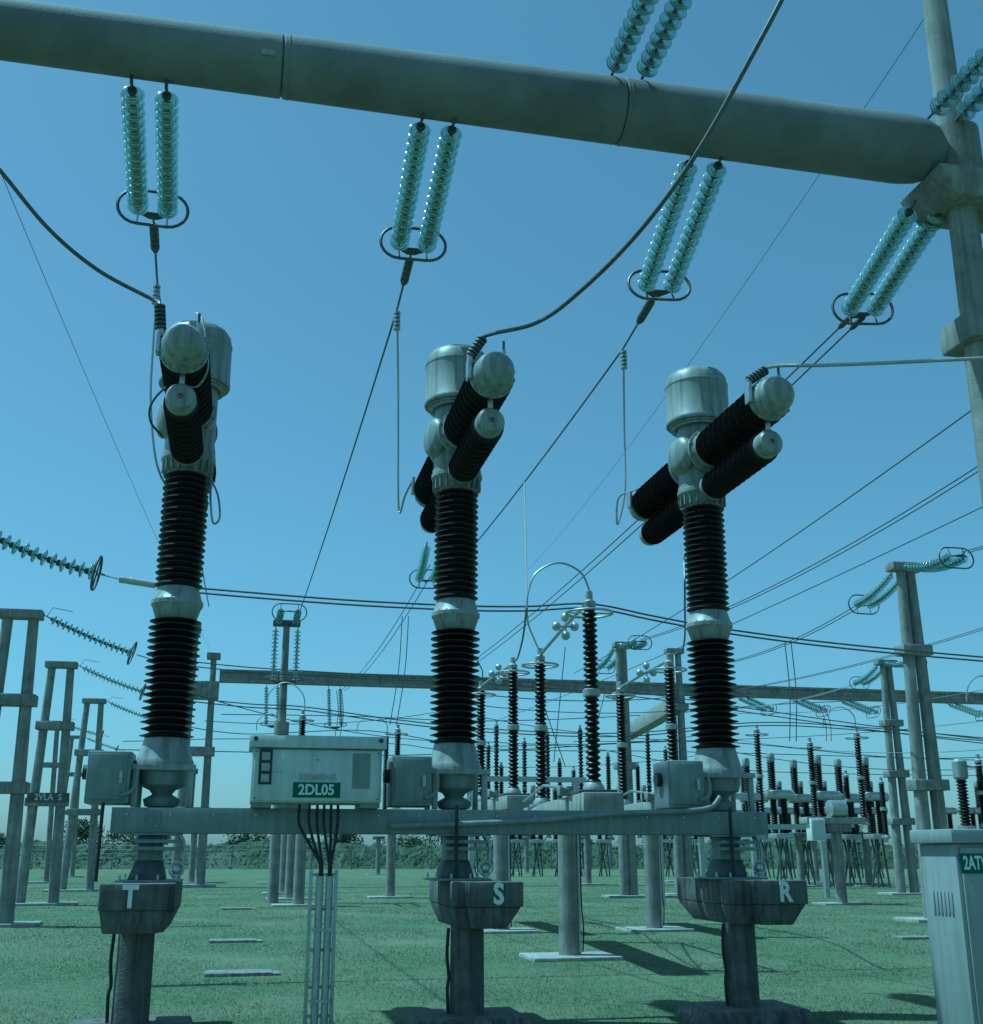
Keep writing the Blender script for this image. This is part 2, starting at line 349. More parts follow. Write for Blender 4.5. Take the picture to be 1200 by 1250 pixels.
        bolts(ec, Vector((0, 0, z(zl))) + d * 1.96, d, 0.115, 8, 0.009, 0.014); ec.build('capacitor_cap', 'tank', t)
        MB().box((-0.025, min(s*1.90, s*1.93), z(zl + 0.13)), (0.025, max(s*1.90, s*1.93), z(zc - 0.22))).build('link_bar', 'alu', t)
        # terminal pad and clamp on top
        MB().box((-0.265, min(s*1.94, s*2.06), z(zc - 0.06)), (-0.225, max(s*1.94, s*2.06), z(zc + 0.17))).build('terminal_pad', 'alu', t, bevel=0.006); MB().box((0.10, min(s*2.0, s*2.03), z(zc + 0.19)), (0.14, max(s*2.0, s*2.03), z(zc + 0.30))).build('stud_lug', 'alu', t, bevel=0.006)
        MB().cyl((0.12, s*2.015, z(zc + 0.28)), (0.12, s*2.015, z(zc + 0.40)), 0.014, n=8).build('stud', 'steel_dark', t)
    return t
SP = 3.08
brk = make_breaker()
US = {'T': -SP, 'S': 0.0, 'R': SP}
brk['label'] = 'live tank circuit breaker above the concrete pedestal lettered S, in the middle of three'
brkT = copy_thing(brk, W(-SP, 0, Z0), 'live tank circuit breaker above the concrete pedestal lettered T, its arms end-on')
brkR = copy_thing(brk, W(SP, 0, Z0), 'live tank circuit breaker above the concrete pedestal lettered R')

# pedestals: concrete post and cap
def pedestal(letter, u, v, off):
    t = thing('concrete_pedestal', 'dark concrete pedestal with post and block head lettered %s' % letter, 'pedestal', W(u, v), GA, 'lettered breaker pedestals')
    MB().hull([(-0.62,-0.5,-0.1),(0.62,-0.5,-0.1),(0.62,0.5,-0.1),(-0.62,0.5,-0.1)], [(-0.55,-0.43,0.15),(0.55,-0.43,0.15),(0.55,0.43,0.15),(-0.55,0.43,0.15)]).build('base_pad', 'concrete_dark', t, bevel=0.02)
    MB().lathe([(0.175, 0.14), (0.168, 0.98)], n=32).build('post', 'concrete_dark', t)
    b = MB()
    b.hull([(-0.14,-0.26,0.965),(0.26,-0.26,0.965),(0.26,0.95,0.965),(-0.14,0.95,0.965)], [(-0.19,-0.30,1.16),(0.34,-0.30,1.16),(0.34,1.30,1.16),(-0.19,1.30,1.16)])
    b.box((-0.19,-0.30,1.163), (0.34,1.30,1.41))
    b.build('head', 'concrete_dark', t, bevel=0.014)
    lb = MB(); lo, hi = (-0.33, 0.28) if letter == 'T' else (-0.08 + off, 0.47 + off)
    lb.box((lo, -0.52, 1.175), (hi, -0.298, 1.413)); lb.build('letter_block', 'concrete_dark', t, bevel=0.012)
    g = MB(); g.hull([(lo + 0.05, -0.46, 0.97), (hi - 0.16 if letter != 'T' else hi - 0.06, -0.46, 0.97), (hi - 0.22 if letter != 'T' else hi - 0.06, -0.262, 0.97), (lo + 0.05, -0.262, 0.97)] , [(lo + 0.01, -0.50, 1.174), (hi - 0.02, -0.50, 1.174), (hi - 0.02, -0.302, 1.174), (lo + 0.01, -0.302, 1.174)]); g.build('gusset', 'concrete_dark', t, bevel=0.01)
    lx = -0.05 if letter == 'T' else (lo + hi) / 2 + 0.02
    link('letter', text_mesh(letter, 0.27, 'sign_white', 0.003, 0.010, 0.85), t, (lx, -0.5235, 1.29), FACE)
    MB().tube(bez([(-0.20, -0.05, 0.16), (-0.21, -0.06, 0.4), (-0.195, -0.05, 0.5), (-0.215, -0.05, 0.7), (-0.205, -0.06, 0.96)]), 0.017, 8).build('conduit', 'black', t)
    return t
pedestal('T', -SP - 0.10, -0.5, 0); pedestal('S', 0.06, -0.5, 0); pedestal('R', SP - 0.06, -0.5, 0.10)

# steel stands between pedestal heads and beam
def stand(u, lab, v=-0.15):
    t = thing('steel_stand', lab, 'stand', W(u, v, 1.412), GA, 'steel stands carrying the breaker beam')
    MB().box((-0.30, -0.34, 0.0), (0.32, 0.30, 0.022)).build('base_plate', 'paint_dark', t, bevel=0.004)
    MB().hull([(-0.2,-0.2,0.024),(0.16,-0.2,0.024),(0.16,0.2,0.024),(-0.2,0.2,0.024)], [(-0.14,-0.14,0.20),(0.12,-0.14,0.20),(0.12,0.14,0.20),(-0.14,0.14,0.20)]).build('foot_cone', 'steel_dark', t, bevel=0.01)
    MB().box((-0.13,-0.12,0.202), (0.11,0.12,0.444)).build('column_box', 'paint_dark', t, bevel=0.006)
    MB().box((-0.26,-0.24,0.446), (0.26,0.22,0.466)).build('top_plate', 'paint_dark', t, bevel=0.004)
    for i, zz in enumerate((0.30, 0.37)):
        MB().box((-0.16, -0.26 + 0.02*i, zz), (0.30, -0.13, zz + 0.035)).build('shelf_plate', 'paint_dark', t, bevel=0.004)
    g = MB()
    for k in (-0.05, 0.03):
        g.tube([(0.26 + 0.07*math.cos(a), -0.14 + k, 0.25 + 0.20*math.sin(a)) for a in [rad(-80 + 160*i/12) for i in range(13)]], 0.018, 8)
    g.build('hose_loop', 'steel', t)
    c = MB().ball((0.27, -0.24, 0.12), 0.05, 12); c.cyl((0.27,-0.24,0.02),(0.27,-0.24,0.09),0.02, n=8); c.tube([(0.27 + 0.07*math.cos(a), -0.25, 0.12 + 0.07*math.sin(a)) for a in [2*math.pi*i/14 for i in range(14)]], 0.012, 6, closed=True)
    c.build('valve', 'alu', t)
    bo = MB()
    for x in (-0.26, -0.1, 0.1, 0.28):
        for y in (-0.30, 0.26): bo.cyl((x, y, 0.01), (x, y, 0.07), 0.013, n=6)
    bo.build('anchor_bolts', 'steel', t)
    return t
stand(-SP - 0.05, 'weathered steel stand on the pedestal lettered T, under the beam')
stand(0.0, 'weathered steel stand on the pedestal lettered S, under the beam')
stand(SP, 'weathered steel stand on the pedestal lettered R, under the beam')

# shared base beam
t = thing('base_beam', 'long grey steel channel beam carrying three circuit breakers and the 2DL05 cabinet', 'beam', W(0, 0, 1.88), GA)
UL, UR = -SP - 0.45, SP + 0.42
for yy, s in ((-0.36, 1), (0.30, -1)):
    c = MB(); c.box((UL, yy, 0.0), (UR, yy + 0.012*s, 0.247)) if s > 0 else c.box((UL, yy - 0.012, 0.0), (UR, yy, 0.247))
    y0, y1 = (yy + 0.013, yy + 0.10) if s > 0 else (yy - 0.10, yy - 0.013)
    c.box((UL, y0, 0.0), (UR, y1, 0.014)); c.box((UL, y0, 0.233), (UR, y1, 0.247)); c.build('channel', 'paint_dark', t, bevel=0.004)
for u in (-SP - 0.3, -SP + 0.32, -1.6, -0.32, 0.32, 1.5, SP - 0.32, SP + 0.3):
    MB().box((u - 0.05, -0.245, 0.02), (u + 0.05, 0.185, 0.228)).build('spacer', 'paint_dark', t, bevel=0.004)
MB().tube(bez([(SP - 0.15, -0.40, 0.40), (SP - 0.28, -0.42, 0.29), (SP - 0.6, -0.43, 0.245), (SP - 1.4, -0.43, 0.215), (0.9, -0.425, 0.145), (0.0, -0.42, 0.10), (-0.75, -0.415, 0.075)]), 0.03, 10).build('conduit', 'paint_dark', t)
pl = MB().box((-SP - 0.16, -0.372, 0.05), (-SP + 0.02, -0.361, 0.22)); pl.tube([(-SP - 0.07 + 0.05*math.cos(a), -0.376, 0.13 + 0.05*math.sin(a)) for a in [2*math.pi*i/16 for i in range(16)]], 0.01, 6, closed=True); pl.build('lifting_plate', 'paint_dark', t)
bo = MB()
for u in [UL + 0.15 + 0.42*i for i in range(17)]: bo.cyl((u, -0.372, 0.18), (u, -0.355, 0.18), 0.014, n=6)
bo.build('bolts', 'steel', t)

# vertical black control rods from mechanism to pedestal
for u, lab in ((-SP - 0.53, 'T'), (-0.05, 'S'), (SP - 0.06, 'R')):
    tag(MB().tube([W(u, -0.47 if lab == 'T' else -0.44, 1.42), W(u, -0.44, 2.17)], 0.019, 8).build('control_rod', 'black'), 'thin black vertical rod standing on the pedestal head lettered %s, in front of the beam' % lab, 'rod', 'black rods on the pedestals')

# ------------------------------------------------------------------ 2DL05 cabinet
VC = -0.62
u0, z1 = PV(309, 897, VC); u1, z0 = PV(466, 988, VC); z0 = 2.14
cw, ch, cd = u1 - u0, z1 - z0, 0.62
t = thing('control_cabinet', 'grey steel control cabinet with green 2DL05 plate, on the beam between two breakers', 'cabinet', W(u0, VC, z0), GA)
MB().box((0.01, 0.0, 0.035), (cw - 0.01, cd, ch - 0.13)).build('body', 'paint', t, bevel=0.012)
MB().box((0.03, -0.022, 0.05), (cw - 0.03, -0.003, ch - 0.145)).build('door', 'paint', t, bevel=0.008)
MB().hull([(-0.03,-0.06,ch-0.125),(cw+0.03,-0.06,ch-0.125),(cw+0.03,cd+0.03,ch-0.125),(-0.03,cd+0.03,ch-0.125)], [(-0.03,-0.045,ch),(cw+0.03,-0.045,ch),(cw+0.03,cd+0.03,ch+0.03),(-0.03,cd+0.03,ch+0.03)]).build('roof', 'paint', t, bevel=0.008)
for x in (0.03, cw - 0.03): MB().cyl((x, -0.066, ch - 0.04), (x, -0.05, ch - 0.04), 0.022, n=12).build('lifting_eye', 'panel_dark', t)
wp = MB().box((0.075, -0.034, ch*0.30), (0.205, -0.0235, ch*0.80)).build('window_strip', 'panel_dark', t, bevel=0.004)
for i in range(3): MB().box((0.10, -0.040, ch*(0.33 + 0.155*i)), (0.183, -0.0345, ch*(0.445 + 0.155*i))).build('pane', 'gauge', wp, bevel=0.003)
sg = MB().box((0.425, -0.030, 0.085), (0.90, -0.0235, 0.235)).build('sign_plate', 'sign_green', t, bevel=0.002)
link('lettering', text_mesh('2DL05', 0.145, 'sign_white', 0.0012, 0.004, 0.92), sg, (0.66, -0.0318, 0.158), FACE)
link('brand_lettering', text_mesh('SIEMENS', 0.085, 'brandgrey', 0.003, 0.002, 1.2), t, (0.665, -0.0255, 0.285), FACE)
MB().box((1.02, -0.028, 0.18), (1.20, -0.0235, 0.53)).build('instruction_sheet', 'paint_dark', t)
MB().box((0.215, -0.03, 0.34), (0.30, -0.0235, 0.352)).build('handle', 'alu', t)
for zz in (0.10, ch - 0.24): MB().cyl((cw - 0.022, -0.026, zz), (cw - 0.022, -0.026, zz + 0.07), 0.011, n=8).build('hinge', 'steel', t)
for x, zz in ((0.05, 0.075), (cw - 0.05, 0.075), (0.05, ch - 0.165), (cw - 0.05, ch - 0.165)): MB().cyl((x, -0.026, zz), (x, -0.022, zz), 0.009, n=8).build('screw', 'steel_dark', t)
MB().cyl((0.66, -0.026, 0.46), (0.66, -0.0225, 0.46), 0.008, n=8).build('keyhole', 'panel_dark', t)
MB().box((0.02, 0.02, -0.012), (0.22, cd - 0.02, 0.0345)).build('foot', 'paint_dark', t); MB().box((cw - 0.22, 0.02, -0.012), (cw - 0.02, cd - 0.02, 0.0345)).build('foot', 'paint_dark', t)
# cable riser under it
VR = -0.62
ua, za = PV(378, 1062, VR); ub, _ = PV(413, 1062, VR)
t = thing('cable_riser', 'slim steel cable ladder rising from the lawn under the 2DL05 cabinet', 'cable ladder', W(ua, VR), GA)
rw = ub - ua
for x in (0.0, rw - 0.035): MB().box((x, 0, -0.05), (x + 0.035, 0.05, za)).build('rail', 'steel', t, bevel=0.003)
for zz in (0.16, 0.42, 0.76, 1.14, za - 0.06): MB().box((0.037, 0.03, zz), (rw - 0.037, 0.045, zz + 0.03)).build('rung', 'steel', t)
for x in (0.105, 0.20): MB().tube([(x, 0.0, -0.05), (x, 0.0, za - 0.06)], 0.037, 12).build('conduit', 'steel', t)
for zz in (0.30, 0.95): MB().box((0.04, -0.05, zz), (rw - 0.04, -0.038, zz + 0.03)).build('clamp', 'steel', t)
for i, (x0, x1) in enumerate(((0.105, -0.12), (0.10, -0.02), (0.12, 0.06), (0.19, 0.13), (0.20, 0.20), (0.21, 0.27))):
    q = W(ua, VR)
    tag(MB().tube(bez([q + RU*x0 + GV*0.0 + UP*(za - 0.09), q + RU*(x0) - GV*0.005 + UP*(za + 0.05), q + RU*((x0+x1)/2) + GV*0.05 + UP*(za + 0.24), q + RU*x1 + GV*0.12 + UP*(za + 0.45), q + RU*x1 + GV*0.16 + UP*2.16], 6), 0.015, 7).build('control_cable', 'black'), 'black control cable running from the 2DL05 cabinet floor into the cable ladder', 'cable', 'control cables under the cabinet')

# ------------------------------------------------------------------ 2ATV cabinet at the right
fc = PY(1165, 1030, 9.4); hz = PY(1165, 1012, 9.4).z
t = thing('marshalling_cabinet', 'tall grey steel cabinet with 2ATV lettering standing on the lawn, concrete column above it', 'cabinet', (fc.x, fc.y, 0), GA)
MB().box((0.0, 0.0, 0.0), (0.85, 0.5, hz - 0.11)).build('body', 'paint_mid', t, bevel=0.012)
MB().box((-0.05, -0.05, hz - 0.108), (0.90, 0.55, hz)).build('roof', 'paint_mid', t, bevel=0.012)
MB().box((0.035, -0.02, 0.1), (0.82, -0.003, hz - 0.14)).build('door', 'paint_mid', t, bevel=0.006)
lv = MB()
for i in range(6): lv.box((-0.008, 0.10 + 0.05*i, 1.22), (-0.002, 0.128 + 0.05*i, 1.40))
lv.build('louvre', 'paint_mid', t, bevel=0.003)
sg = MB().box((0.02, -0.027, hz - 0.335), (0.42, -0.0215, hz - 0.185)).build('sign_plate', 'sign_green', t)
link('lettering', text_mesh('2ATV', 0.14, 'sign_white', 0.0012, 0.004, 0.62), sg, (0.145, -0.029, hz - 0.26), FACE)

# ------------------------------------------------------------------ glass insulator strings
PITCHD = 0.146
dm = MB()
dm.lathe([(0.045, 0.034), (0.080, 0.030), (0.120, 0.010), (0.127, 0.002), (0.125, -0.004), (0.112, 0.0), (0.104, 0.006), (0.100, -0.012), (0.093, -0.012), (0.089, 0.008), (0.070, 0.012), (0.066, -0.008), (0.059, -0.008), (0.055, 0.012), (0.03, 0.012)], n=20, mi=0)
dm.lathe([(0.02, 0.10), (0.042, 0.098), (0.05, 0.08), (0.05, 0.05), (0.046, 0.044)], n=12, mi=1)
dm.lathe([(0.014, 0.014), (0.014, -0.045)], n=8, mi=1)
DISC = dm.mesh('insulator_disc', ['glass', 'steel_dark'], ang=60)
dl = MB(); dl.lathe([(0.04, 0.045), (0.127, 0.004), (0.122, -0.006), (0.09, 0.0), (0.085, -0.018), (0.04, 0.0)], n=10, mi=0); dl.lathe([(0.045, 0.10), (0.05, 0.045)], n=8, mi=1); dl.lathe([(0.014, 0.0), (0.014, -0.046)], n=6, mi=1)
def racetrack(hl, r, k=10):
    p = []
    for i in range(k + 1): a = -math.pi/2 + math.pi*i/k; p.append((hl + r*math.cos(a), r*math.sin(a)))
    for i in range(k + 1): a = math.pi/2 + math.pi*i/k; p.append((-hl + r*math.cos(a), r*math.sin(a)))
    return p
def string(label, a, b, n=15, lat=RU, sep=0.34, sag=0.0, double=True, ring='race', stuff=False, group='tension insulator strings', ringr=0.24, clamp=True, horn=False):
    """a = attachment, b = line end (world); discs run from a to b."""
    a = Vector(a); b = Vector(b); L = (b - a).length
    t = thing('insulator_string', label, 'insulator', a, 0, group)
    path = lambda s: a.lerp(b, s) - UP * (4 * sag * s * (1 - s)) - a
    lat = (lat - (b - a).normalized() * lat.dot((b - a).normalized())).normalized()
    s0 = 0.18 / L; step = PITCHD / L
    if s0 + n*step > 0.985: n = int((0.985 - s0) / step)
    jm = MB()
    for sd in ((-sep/2, sep/2) if double else (0.0,)):
        MB().tube([lat*sd + path(x) for x in (0, s0*0.5, s0)], 0.016, 6).build('shackle', 'steel_dark', t)
        for i in range(n):
            s = s0 + (i + 0.7)*step; d = (path(s + 0.01) - path(s - 0.01)).normalized()
            q = UP.rotation_difference(-d)
            if stuff:
                o = len(jm.v); R = q.to_matrix(); p = path(s) + lat*sd
                jm.v += [tuple(R @ Vector(v) + p) for v in dl.v]; jm.f += [tuple(k + o for k in f) for f in dl.f]; jm.mi += dl.mi
            else:
                link('insulator_disc', DISC, t, path(s) + lat*sd, q)
    if stuff:
        o = jm.build('disc_chain', ['glass', 'flange'], t, ang=60); o['kind'] = 'stuff'
    se = s0 + (n + 0.4)*step; e = path(se); d = (path(se) - path(se - 0.02)).normalized(); up = lat.cross(d).normalized()
    if double:
        y = MB(); h = 0.01
        pts = [e - lat*(sep/2 + .05), e + lat*(sep/2 + .05), e + d*0.13 + lat*0.05, e + d*0.13 - lat*0.05]
        y.hull([p - up*h for p in pts], [p + up*h for p in pts]); y.build('yoke_plate', 'steel_dark', t)
    if ring == 'race':
        c = e - d*0.10; MB().tube([c + lat*x + up*y2 for x, y2 in racetrack(sep/2, ringr)], 0.02, 8, closed=True).build('corona_ring', 'wire', t)
        br = MB()
        for sd in (-sep/2, sep/2): br.tube([e + lat*sd, c + lat*sd - up*ringr], 0.012, 6)
        br.build('ring_bracket', 'steel_dark', t)
    elif ring == 'round':
        c = e - d*0.02; MB().tube([c + (lat*math.cos(x) + up*math.sin(x))*ringr for x in [2*math.pi*i/24 for i in range(24)]], 0.02, 8, closed=True).build('corona_ring', 'wire', t)
        br = MB().tube([c - lat*ringr, c + lat*ringr], 0.012, 6); br.tube([c - up*ringr, c + up*ringr], 0.012, 6); br.build('ring_bracket', 'steel_dark', t)
    if horn:
        MB().tube([path(s0*0.4), path(s0*0.6) + UP*0.28 + d*0.1, path(s0) + UP*0.36 + d*0.55], 0.01, 6).build('arcing_horn', 'steel_dark', t)
    end = path(1.0)
    MB().tube([e + d*0.1, end], 0.014, 6).build('link_rod', 'steel_dark', t)
    return t, a + end, d

# main gantry: concrete beam, columns
ZB = 9.40
bm_a = PZ(182, 92, ZB); bm_b = PZ(865, 180, ZB)
bd = (bm_b - bm_a).normalized(); bp_ = Vector((-bd.y, bd.x, 0))
rz_beam = math.atan2(bd.y, bd.x)
cl = PZ(1156, 205, 9.45); c0 = bm_a
LEN_R = (cl - c0).dot(bd); 
t = thing('gantry_beam', 'large weathered concrete gantry beam overhead holding glass insulator strings', 'beam', c0, rz_beam)
HB = 0.64
segs = [-9.0, -5.5, None, None, LEN_R - 0.42]
segs[2] = (PZ(344, 100, ZB) - c0).dot(bd); segs[3] = (PZ(757, 165, ZB) - c0).dot(bd)
BC = Vector((0, 0.0, 0.32)); brad = lambda x: 0.305 + 0.010 * (x + 1)
for i in range(4):
    x0, x1 = segs[i] + 0.008, segs[i+1] - 0.008
    pr = [(brad(x0) - 0.012, x0), (brad(x0), x0 + 0.012), (brad(x1), x1 - 0.012), (brad(x1) - 0.012, x1)]
    if i == 3: pr = pr[:2] + [(brad(x1), x1 - 0.1), (brad(x1)*0.985, x1), (brad(x1)*0.93, x1 + 0.16), (brad(x1)*0.80, x1 + 0.30), (brad(x1)*0.55, x1 + 0.41), (0.1, x1 + 0.46)]
    MB().lathe(pr, BC, (1, 0, 0), n=48).build('beam_segment', 'concrete_beam', t)
    if i < 3: MB().lathe([(brad(x1) - 0.02, segs[i+1] - 0.007), (brad(x1) - 0.02, segs[i+1] + 0.007)], BC, (1, 0, 0), n=40).build('joint', 'steel_dark', t)
for i in (1, 2, 3):
    x = segs[i] + 0.05; MB().lathe([(brad(x) + 0.002, x), (brad(x) + 0.006, x + 0.002), (brad(x) + 0.006, x + 0.018), (brad(x) + 0.002, x + 0.02)], BC, (1, 0, 0), n=48).build('steel_band', 'concrete_beam', t)
px0 = (PZ(326, 95, ZB) - c0).dot(bd)
MB().box((px0 - 0.07, -0.322, 0.20), (px0 + 0.07, -0.308, 0.40)).build('label_patch', 'concrete_pale', t)
# columns at the right end
def column(name_label, p, r0, r1, h, collars, lean=Vector((0,0,0))):
    t = thing('gantry_column', name_label, 'column', (p.x, p.y, 0), rz_beam, 'concrete columns of the near gantry')
    MB().lathe([(r0, 0), (r1, h)], (0,0,0), Vector((lean.x, lean.y, h)).normalized(), n=32).build('shaft', 'concrete_post', t)
    MB().box((-0.6, -0.6, -0.1), (0.6, 0.6, 0.12)).build('base_pad', 'concrete', t, bevel=0.02)
    return t
cc = PY(1180, 300, 12.05); cx = Vector((cc.x, cc.y, 0))
column('round concrete gantry column rising past the end of the overhead beam', cx, 0.22, 0.14, 13.0, [])
column('second round concrete gantry column standing beside the one at the beam end', cx + bd*0.95 + bp_*0.1, 0.22, 0.14, 13.0, [])
t = thing('column_collar', 'broad concrete bracket clasping both gantry columns where the beam ends', 'bracket', cx + UP*9.0, rz_beam)
MB().hull([(-0.30,-0.34,-0.0),(1.25,-0.34,-0.0),(1.25,0.44,-0.0),(-0.30,0.44,-0.0)], [(-0.50,-0.40,0.35),(1.45,-0.40,0.35),(1.45,0.5,0.35),(-0.50,0.5,0.35)]).build('bracket_body', 'concrete_post', t, bevel=0.03)
MB().lathe([(0.30, 0.352), (0.30, 1.05)], n=28).build('sleeve', 'concrete_post', t, bevel=0)
MB().lathe([(0.30, 0.352), (0.30, 1.05)], (0.95, 0.1, 0), n=28).build('sleeve', 'concrete_post', t, bevel=0)
t = thing('column_collar', 'lower narrow concrete collar joining the two gantry columns below the beam', 'bracket', cx + UP*7.25, rz_beam)
MB().box((-0.26, -0.26, 0), (1.2, 0.36, 0.34)).build('bracket_body', 'concrete_post', t, bevel=0.03)

# front strings under the beam, conductors running back to the far gantry
att = [((182, 97), (187, 262), 'above the breaker lettered T'), ((536, 140), (503, 305), 'above the breaker lettered S'), ((865, 184), (802, 356), 'above the breaker lettered R')]
COND = []
for (ax, ay), (bx_, by), lab in att:
    a = PZ(ax, ay, ZB - 0.01)
    # line end: along depth axis roughly 2.55 m away, from the pixel direction
    best = min((PY(bx_, by, a.y + k*0.02) for k in range(20, 200)), key=lambda p: abs((p - a).length - 2.46))
    t_, e, d = string('double string of aqua glass discs under the gantry beam, ' + lab, a, best, 15, bd, 0.35, 0.0, group='double glass strings under the gantry beam')
    COND.append(best)
    for sd in (-0.175, 0.175): MB().tube([bd*sd + UP*0.09, bd*sd - UP*0.02, bd*sd + bp_*0.05 - UP*0.05], 0.018, 6).build('lug', 'steel_dark', t_)
    # turnbuckle-like compression clamp
p4 = PZ(1136, 245, 9.05)
e4 = min((PY(1048, 385, p4.y + k*0.02) for k in range(10, 200)), key=lambda p: abs((p - p4).length - 2.5))
string('double glass insulator string fixed to the bracket of the right gantry columns', p4, e4, 15, bd, 0.35, 0.0, group='double glass strings under the gantry beam')

def clamp_thing(label, a, d, L=0.42, r=0.045):
    d = d.normalized(); m = MB()
    pr = [(0.02, 0), (r*0.8, 0.02)]
    for k in range(4): q = 0.05 + (L - 0.1)*k/4; p = (L - 0.1)/4; pr += [(r, q), (r, q + p*0.7), (r*0.82, q + p*0.75), (r*0.82, q + p*0.95)]
    m.lathe(pr + [(r*0.6, L - 0.01), (0.02, L)], a, d, n=14)
    return tag(m.build('tension_clamp', 'steel_dark'), label, 'clamp', 'tension clamps below the strings')
ends = [PZ(255, 740, 8.9), PZ(366, 746, 8.9), PZ(545, 705, 8.9)]
labs = ['T', 'S', 'R']
MIDS = []
for i, (mx_, my_) in enumerate(((192, 345), (485, 377), (761, 425))):
    a = COND[i]; b = ends[i]; mid = PZ(mx_, my_, a.z - 0.10); MIDS.append(mid); d = (mid - a).normalized()
    clamp_thing('dark ribbed tension clamp below the glass string above the breaker lettered ' + labs[i], a + d*0.22, d, 0.62, 0.058)
    pts = [a.lerp(mid, k/6) for k in range(6)] + sagline(mid, b, 0.12, 30)
    wire('line_conductor', 'overhead conductor from the glass string above the breaker lettered %s to the far gantry' % labs[i], pts, 0.015, 'cable', 'overhead conductors running back')
    m = MB()
    for k in range(5): m.lathe([(0.03, 0), (0.05, 0.01), (0.05, 0.04), (0.03, 0.05)], mid - UP*(0.04 + 0.06*k), -UP, n=10)
    tag(m.build('tee_clamp', 'steel'), 'small ribbed tee clamp where the jumper of the breaker lettered %s leaves the conductor' % labs[i], 'clamp', 'tee clamps on the conductors')
# fourth, twin conductors
for s in (-1, 1):
    a = e4 + bd*0.09*s; b = PZ(560, 822, 8.9) + RU*0.12*s
    pts = sagline(a, b, 0.3, 40)
    clamp_thing('dark tension clamp below the glass string on the right gantry columns', a, pts[1] - a, 0.4, 0.04)
    wire('line_conductor', 'one of twin overhead conductors from the right gantry column string', [a + (pts[1]-a).normalized()*0.38] + pts[1:], 0.013, 'cable', 'twin overhead conductors')
# droppers to the rear heads
def head(u, v, z): return W(u, v, z)
rear = {k: W(US[k] - 0.14, 2.0, 6.92) for k in US}; front = {k: W(US[k] - 0.14, -1.82, 6.92) for k in US}
d1 = MIDS[1] - UP*0.05
wire('dropper_cable', 'slack jumper hanging from the conductor to the rear arm of the breaker lettered S', bez([d1, PY(486, 480, 15.1), PY(486, 600, 15.0), PY(488, 626, 14.95), PY(494, 606, 14.85), rear['S'] - UP*0.35 + RU*-0.1]), 0.016, 'cable', 'jumpers to the rear arms', 'wire_bright')
d2 = MIDS[2] - UP*0.05
wire('dropper_cable', 'slack jumper hanging from the conductor to the rear arm of the breaker lettered R', bez([d2, PY(762, 520, 16.0), PY(763, 598, 15.9), PY(754, 640, 15.8), PY(755, 608, 15.7), rear['R'] - UP*0.3]), 0.016, 'cable', 'jumpers to the rear arms', 'wire_bright')
d3 = MIDS[0] - UP*0.05
wire('dropper_cable', 'slack jumper hanging from the conductor to the rear arm of the breaker lettered T', bez([d3, PY(187, 420, 14.0), PY(184, 490, 14.1), PY(190, 560, 14.1), PY(205, 595, 14.2), PY(225, 600, 14.2)]), 0.016, 'cable', 'jumpers to the rear arms', 'wire_bright')
wire('dropper_cable', 'loop of cable hanging beside the column of the breaker lettered T', bez([PY(258, 585, 13.4), PY(257, 610, 13.3), PY(260, 638, 13.3), PY(268, 632, 13.3), PY(266, 605, 13.3), PY(256, 582, 13.2)]), 0.014, 'cable', None, 'wire_bright')
# front jumpers
def jumper(label, pts, m='wire'):
    t = thing('jumper_cable', label, 'cable', pts[-1], 0, 'thick jumpers to the front arms')
    q = [p - pts[-1] for p in bez(pts)]
    MB().tube(q, 0.021, 8).build('cable', m, t)
    cl = MB(); d = (pts[-2] - pts[-1]).normalized()
    for k in range(6): cl.lathe([(0.040, 0), (0.056, 0.008), (0.056, 0.028), (0.040, 0.036)], d*(0.045*k), d, n=12)
    cl.build('end_clamp', 'steel_dark', t); MB().box((-0.03, -0.03, -0.08), (0.03, 0.03, 0.02)).build('lug', 'alu', t, bevel=0.006)
    return t
fT, fS, fR = (W(US[k] - 0.235, -2.0, 6.60) for k in ('T', 'S', 'R'))
jumper('thick cable sagging from the left down to the front arm of the breaker lettered T', [PY(-90, 100, 9.2), PY(0, 208, 9.6), PY(60, 280, 9.9), PY(120, 330, 10.2), PY(185, 365, 10.4), fT + UP*0.26 - RU*0.03, fT])
jumper('thick cable swooping past the beam to the front arm of the breaker lettered S', [PY(985, -60, 7.6), PY(925, 55, 7.9), PY(850, 188, 8.4), PY(780, 283, 8.9), PY(710, 354, 9.5), PY(655, 394, 10.2), fS + UP*0.24 + RU*0.15, fS])
jumper('thick pale nearly level cable joining the front arm of the breaker lettered R', [PY(1300, 430, 10.6), PY(1200, 437, 10.8), PY(1080, 443, 11.1), PY(1000, 446, 11.4), fR + UP*0.19 + RU*0.27, fR], 'wire_bright')
wire('loop_cable', 'thin cable loop around the front arm of the breaker lettered T', bez([PY(222, 467, 11.05), PY(200, 475, 11.0), PY(184, 495, 11.2), PY(184, 515, 11.5), PY(198, 533, 11.8)]), 0.012, 'cable', None, 'wire')
wire('loop_cable', 'pale cable curving over the end dome of the breaker lettered T', bez([PY(240, 382, 10.6), PY(247, 390, 10.5), PY(252, 420, 10.45), PY(253, 452, 10.5), PY(240, 472, 10.6), PY(222, 468, 10.7)]), 0.012, 'cable', None, 'wire_bright')
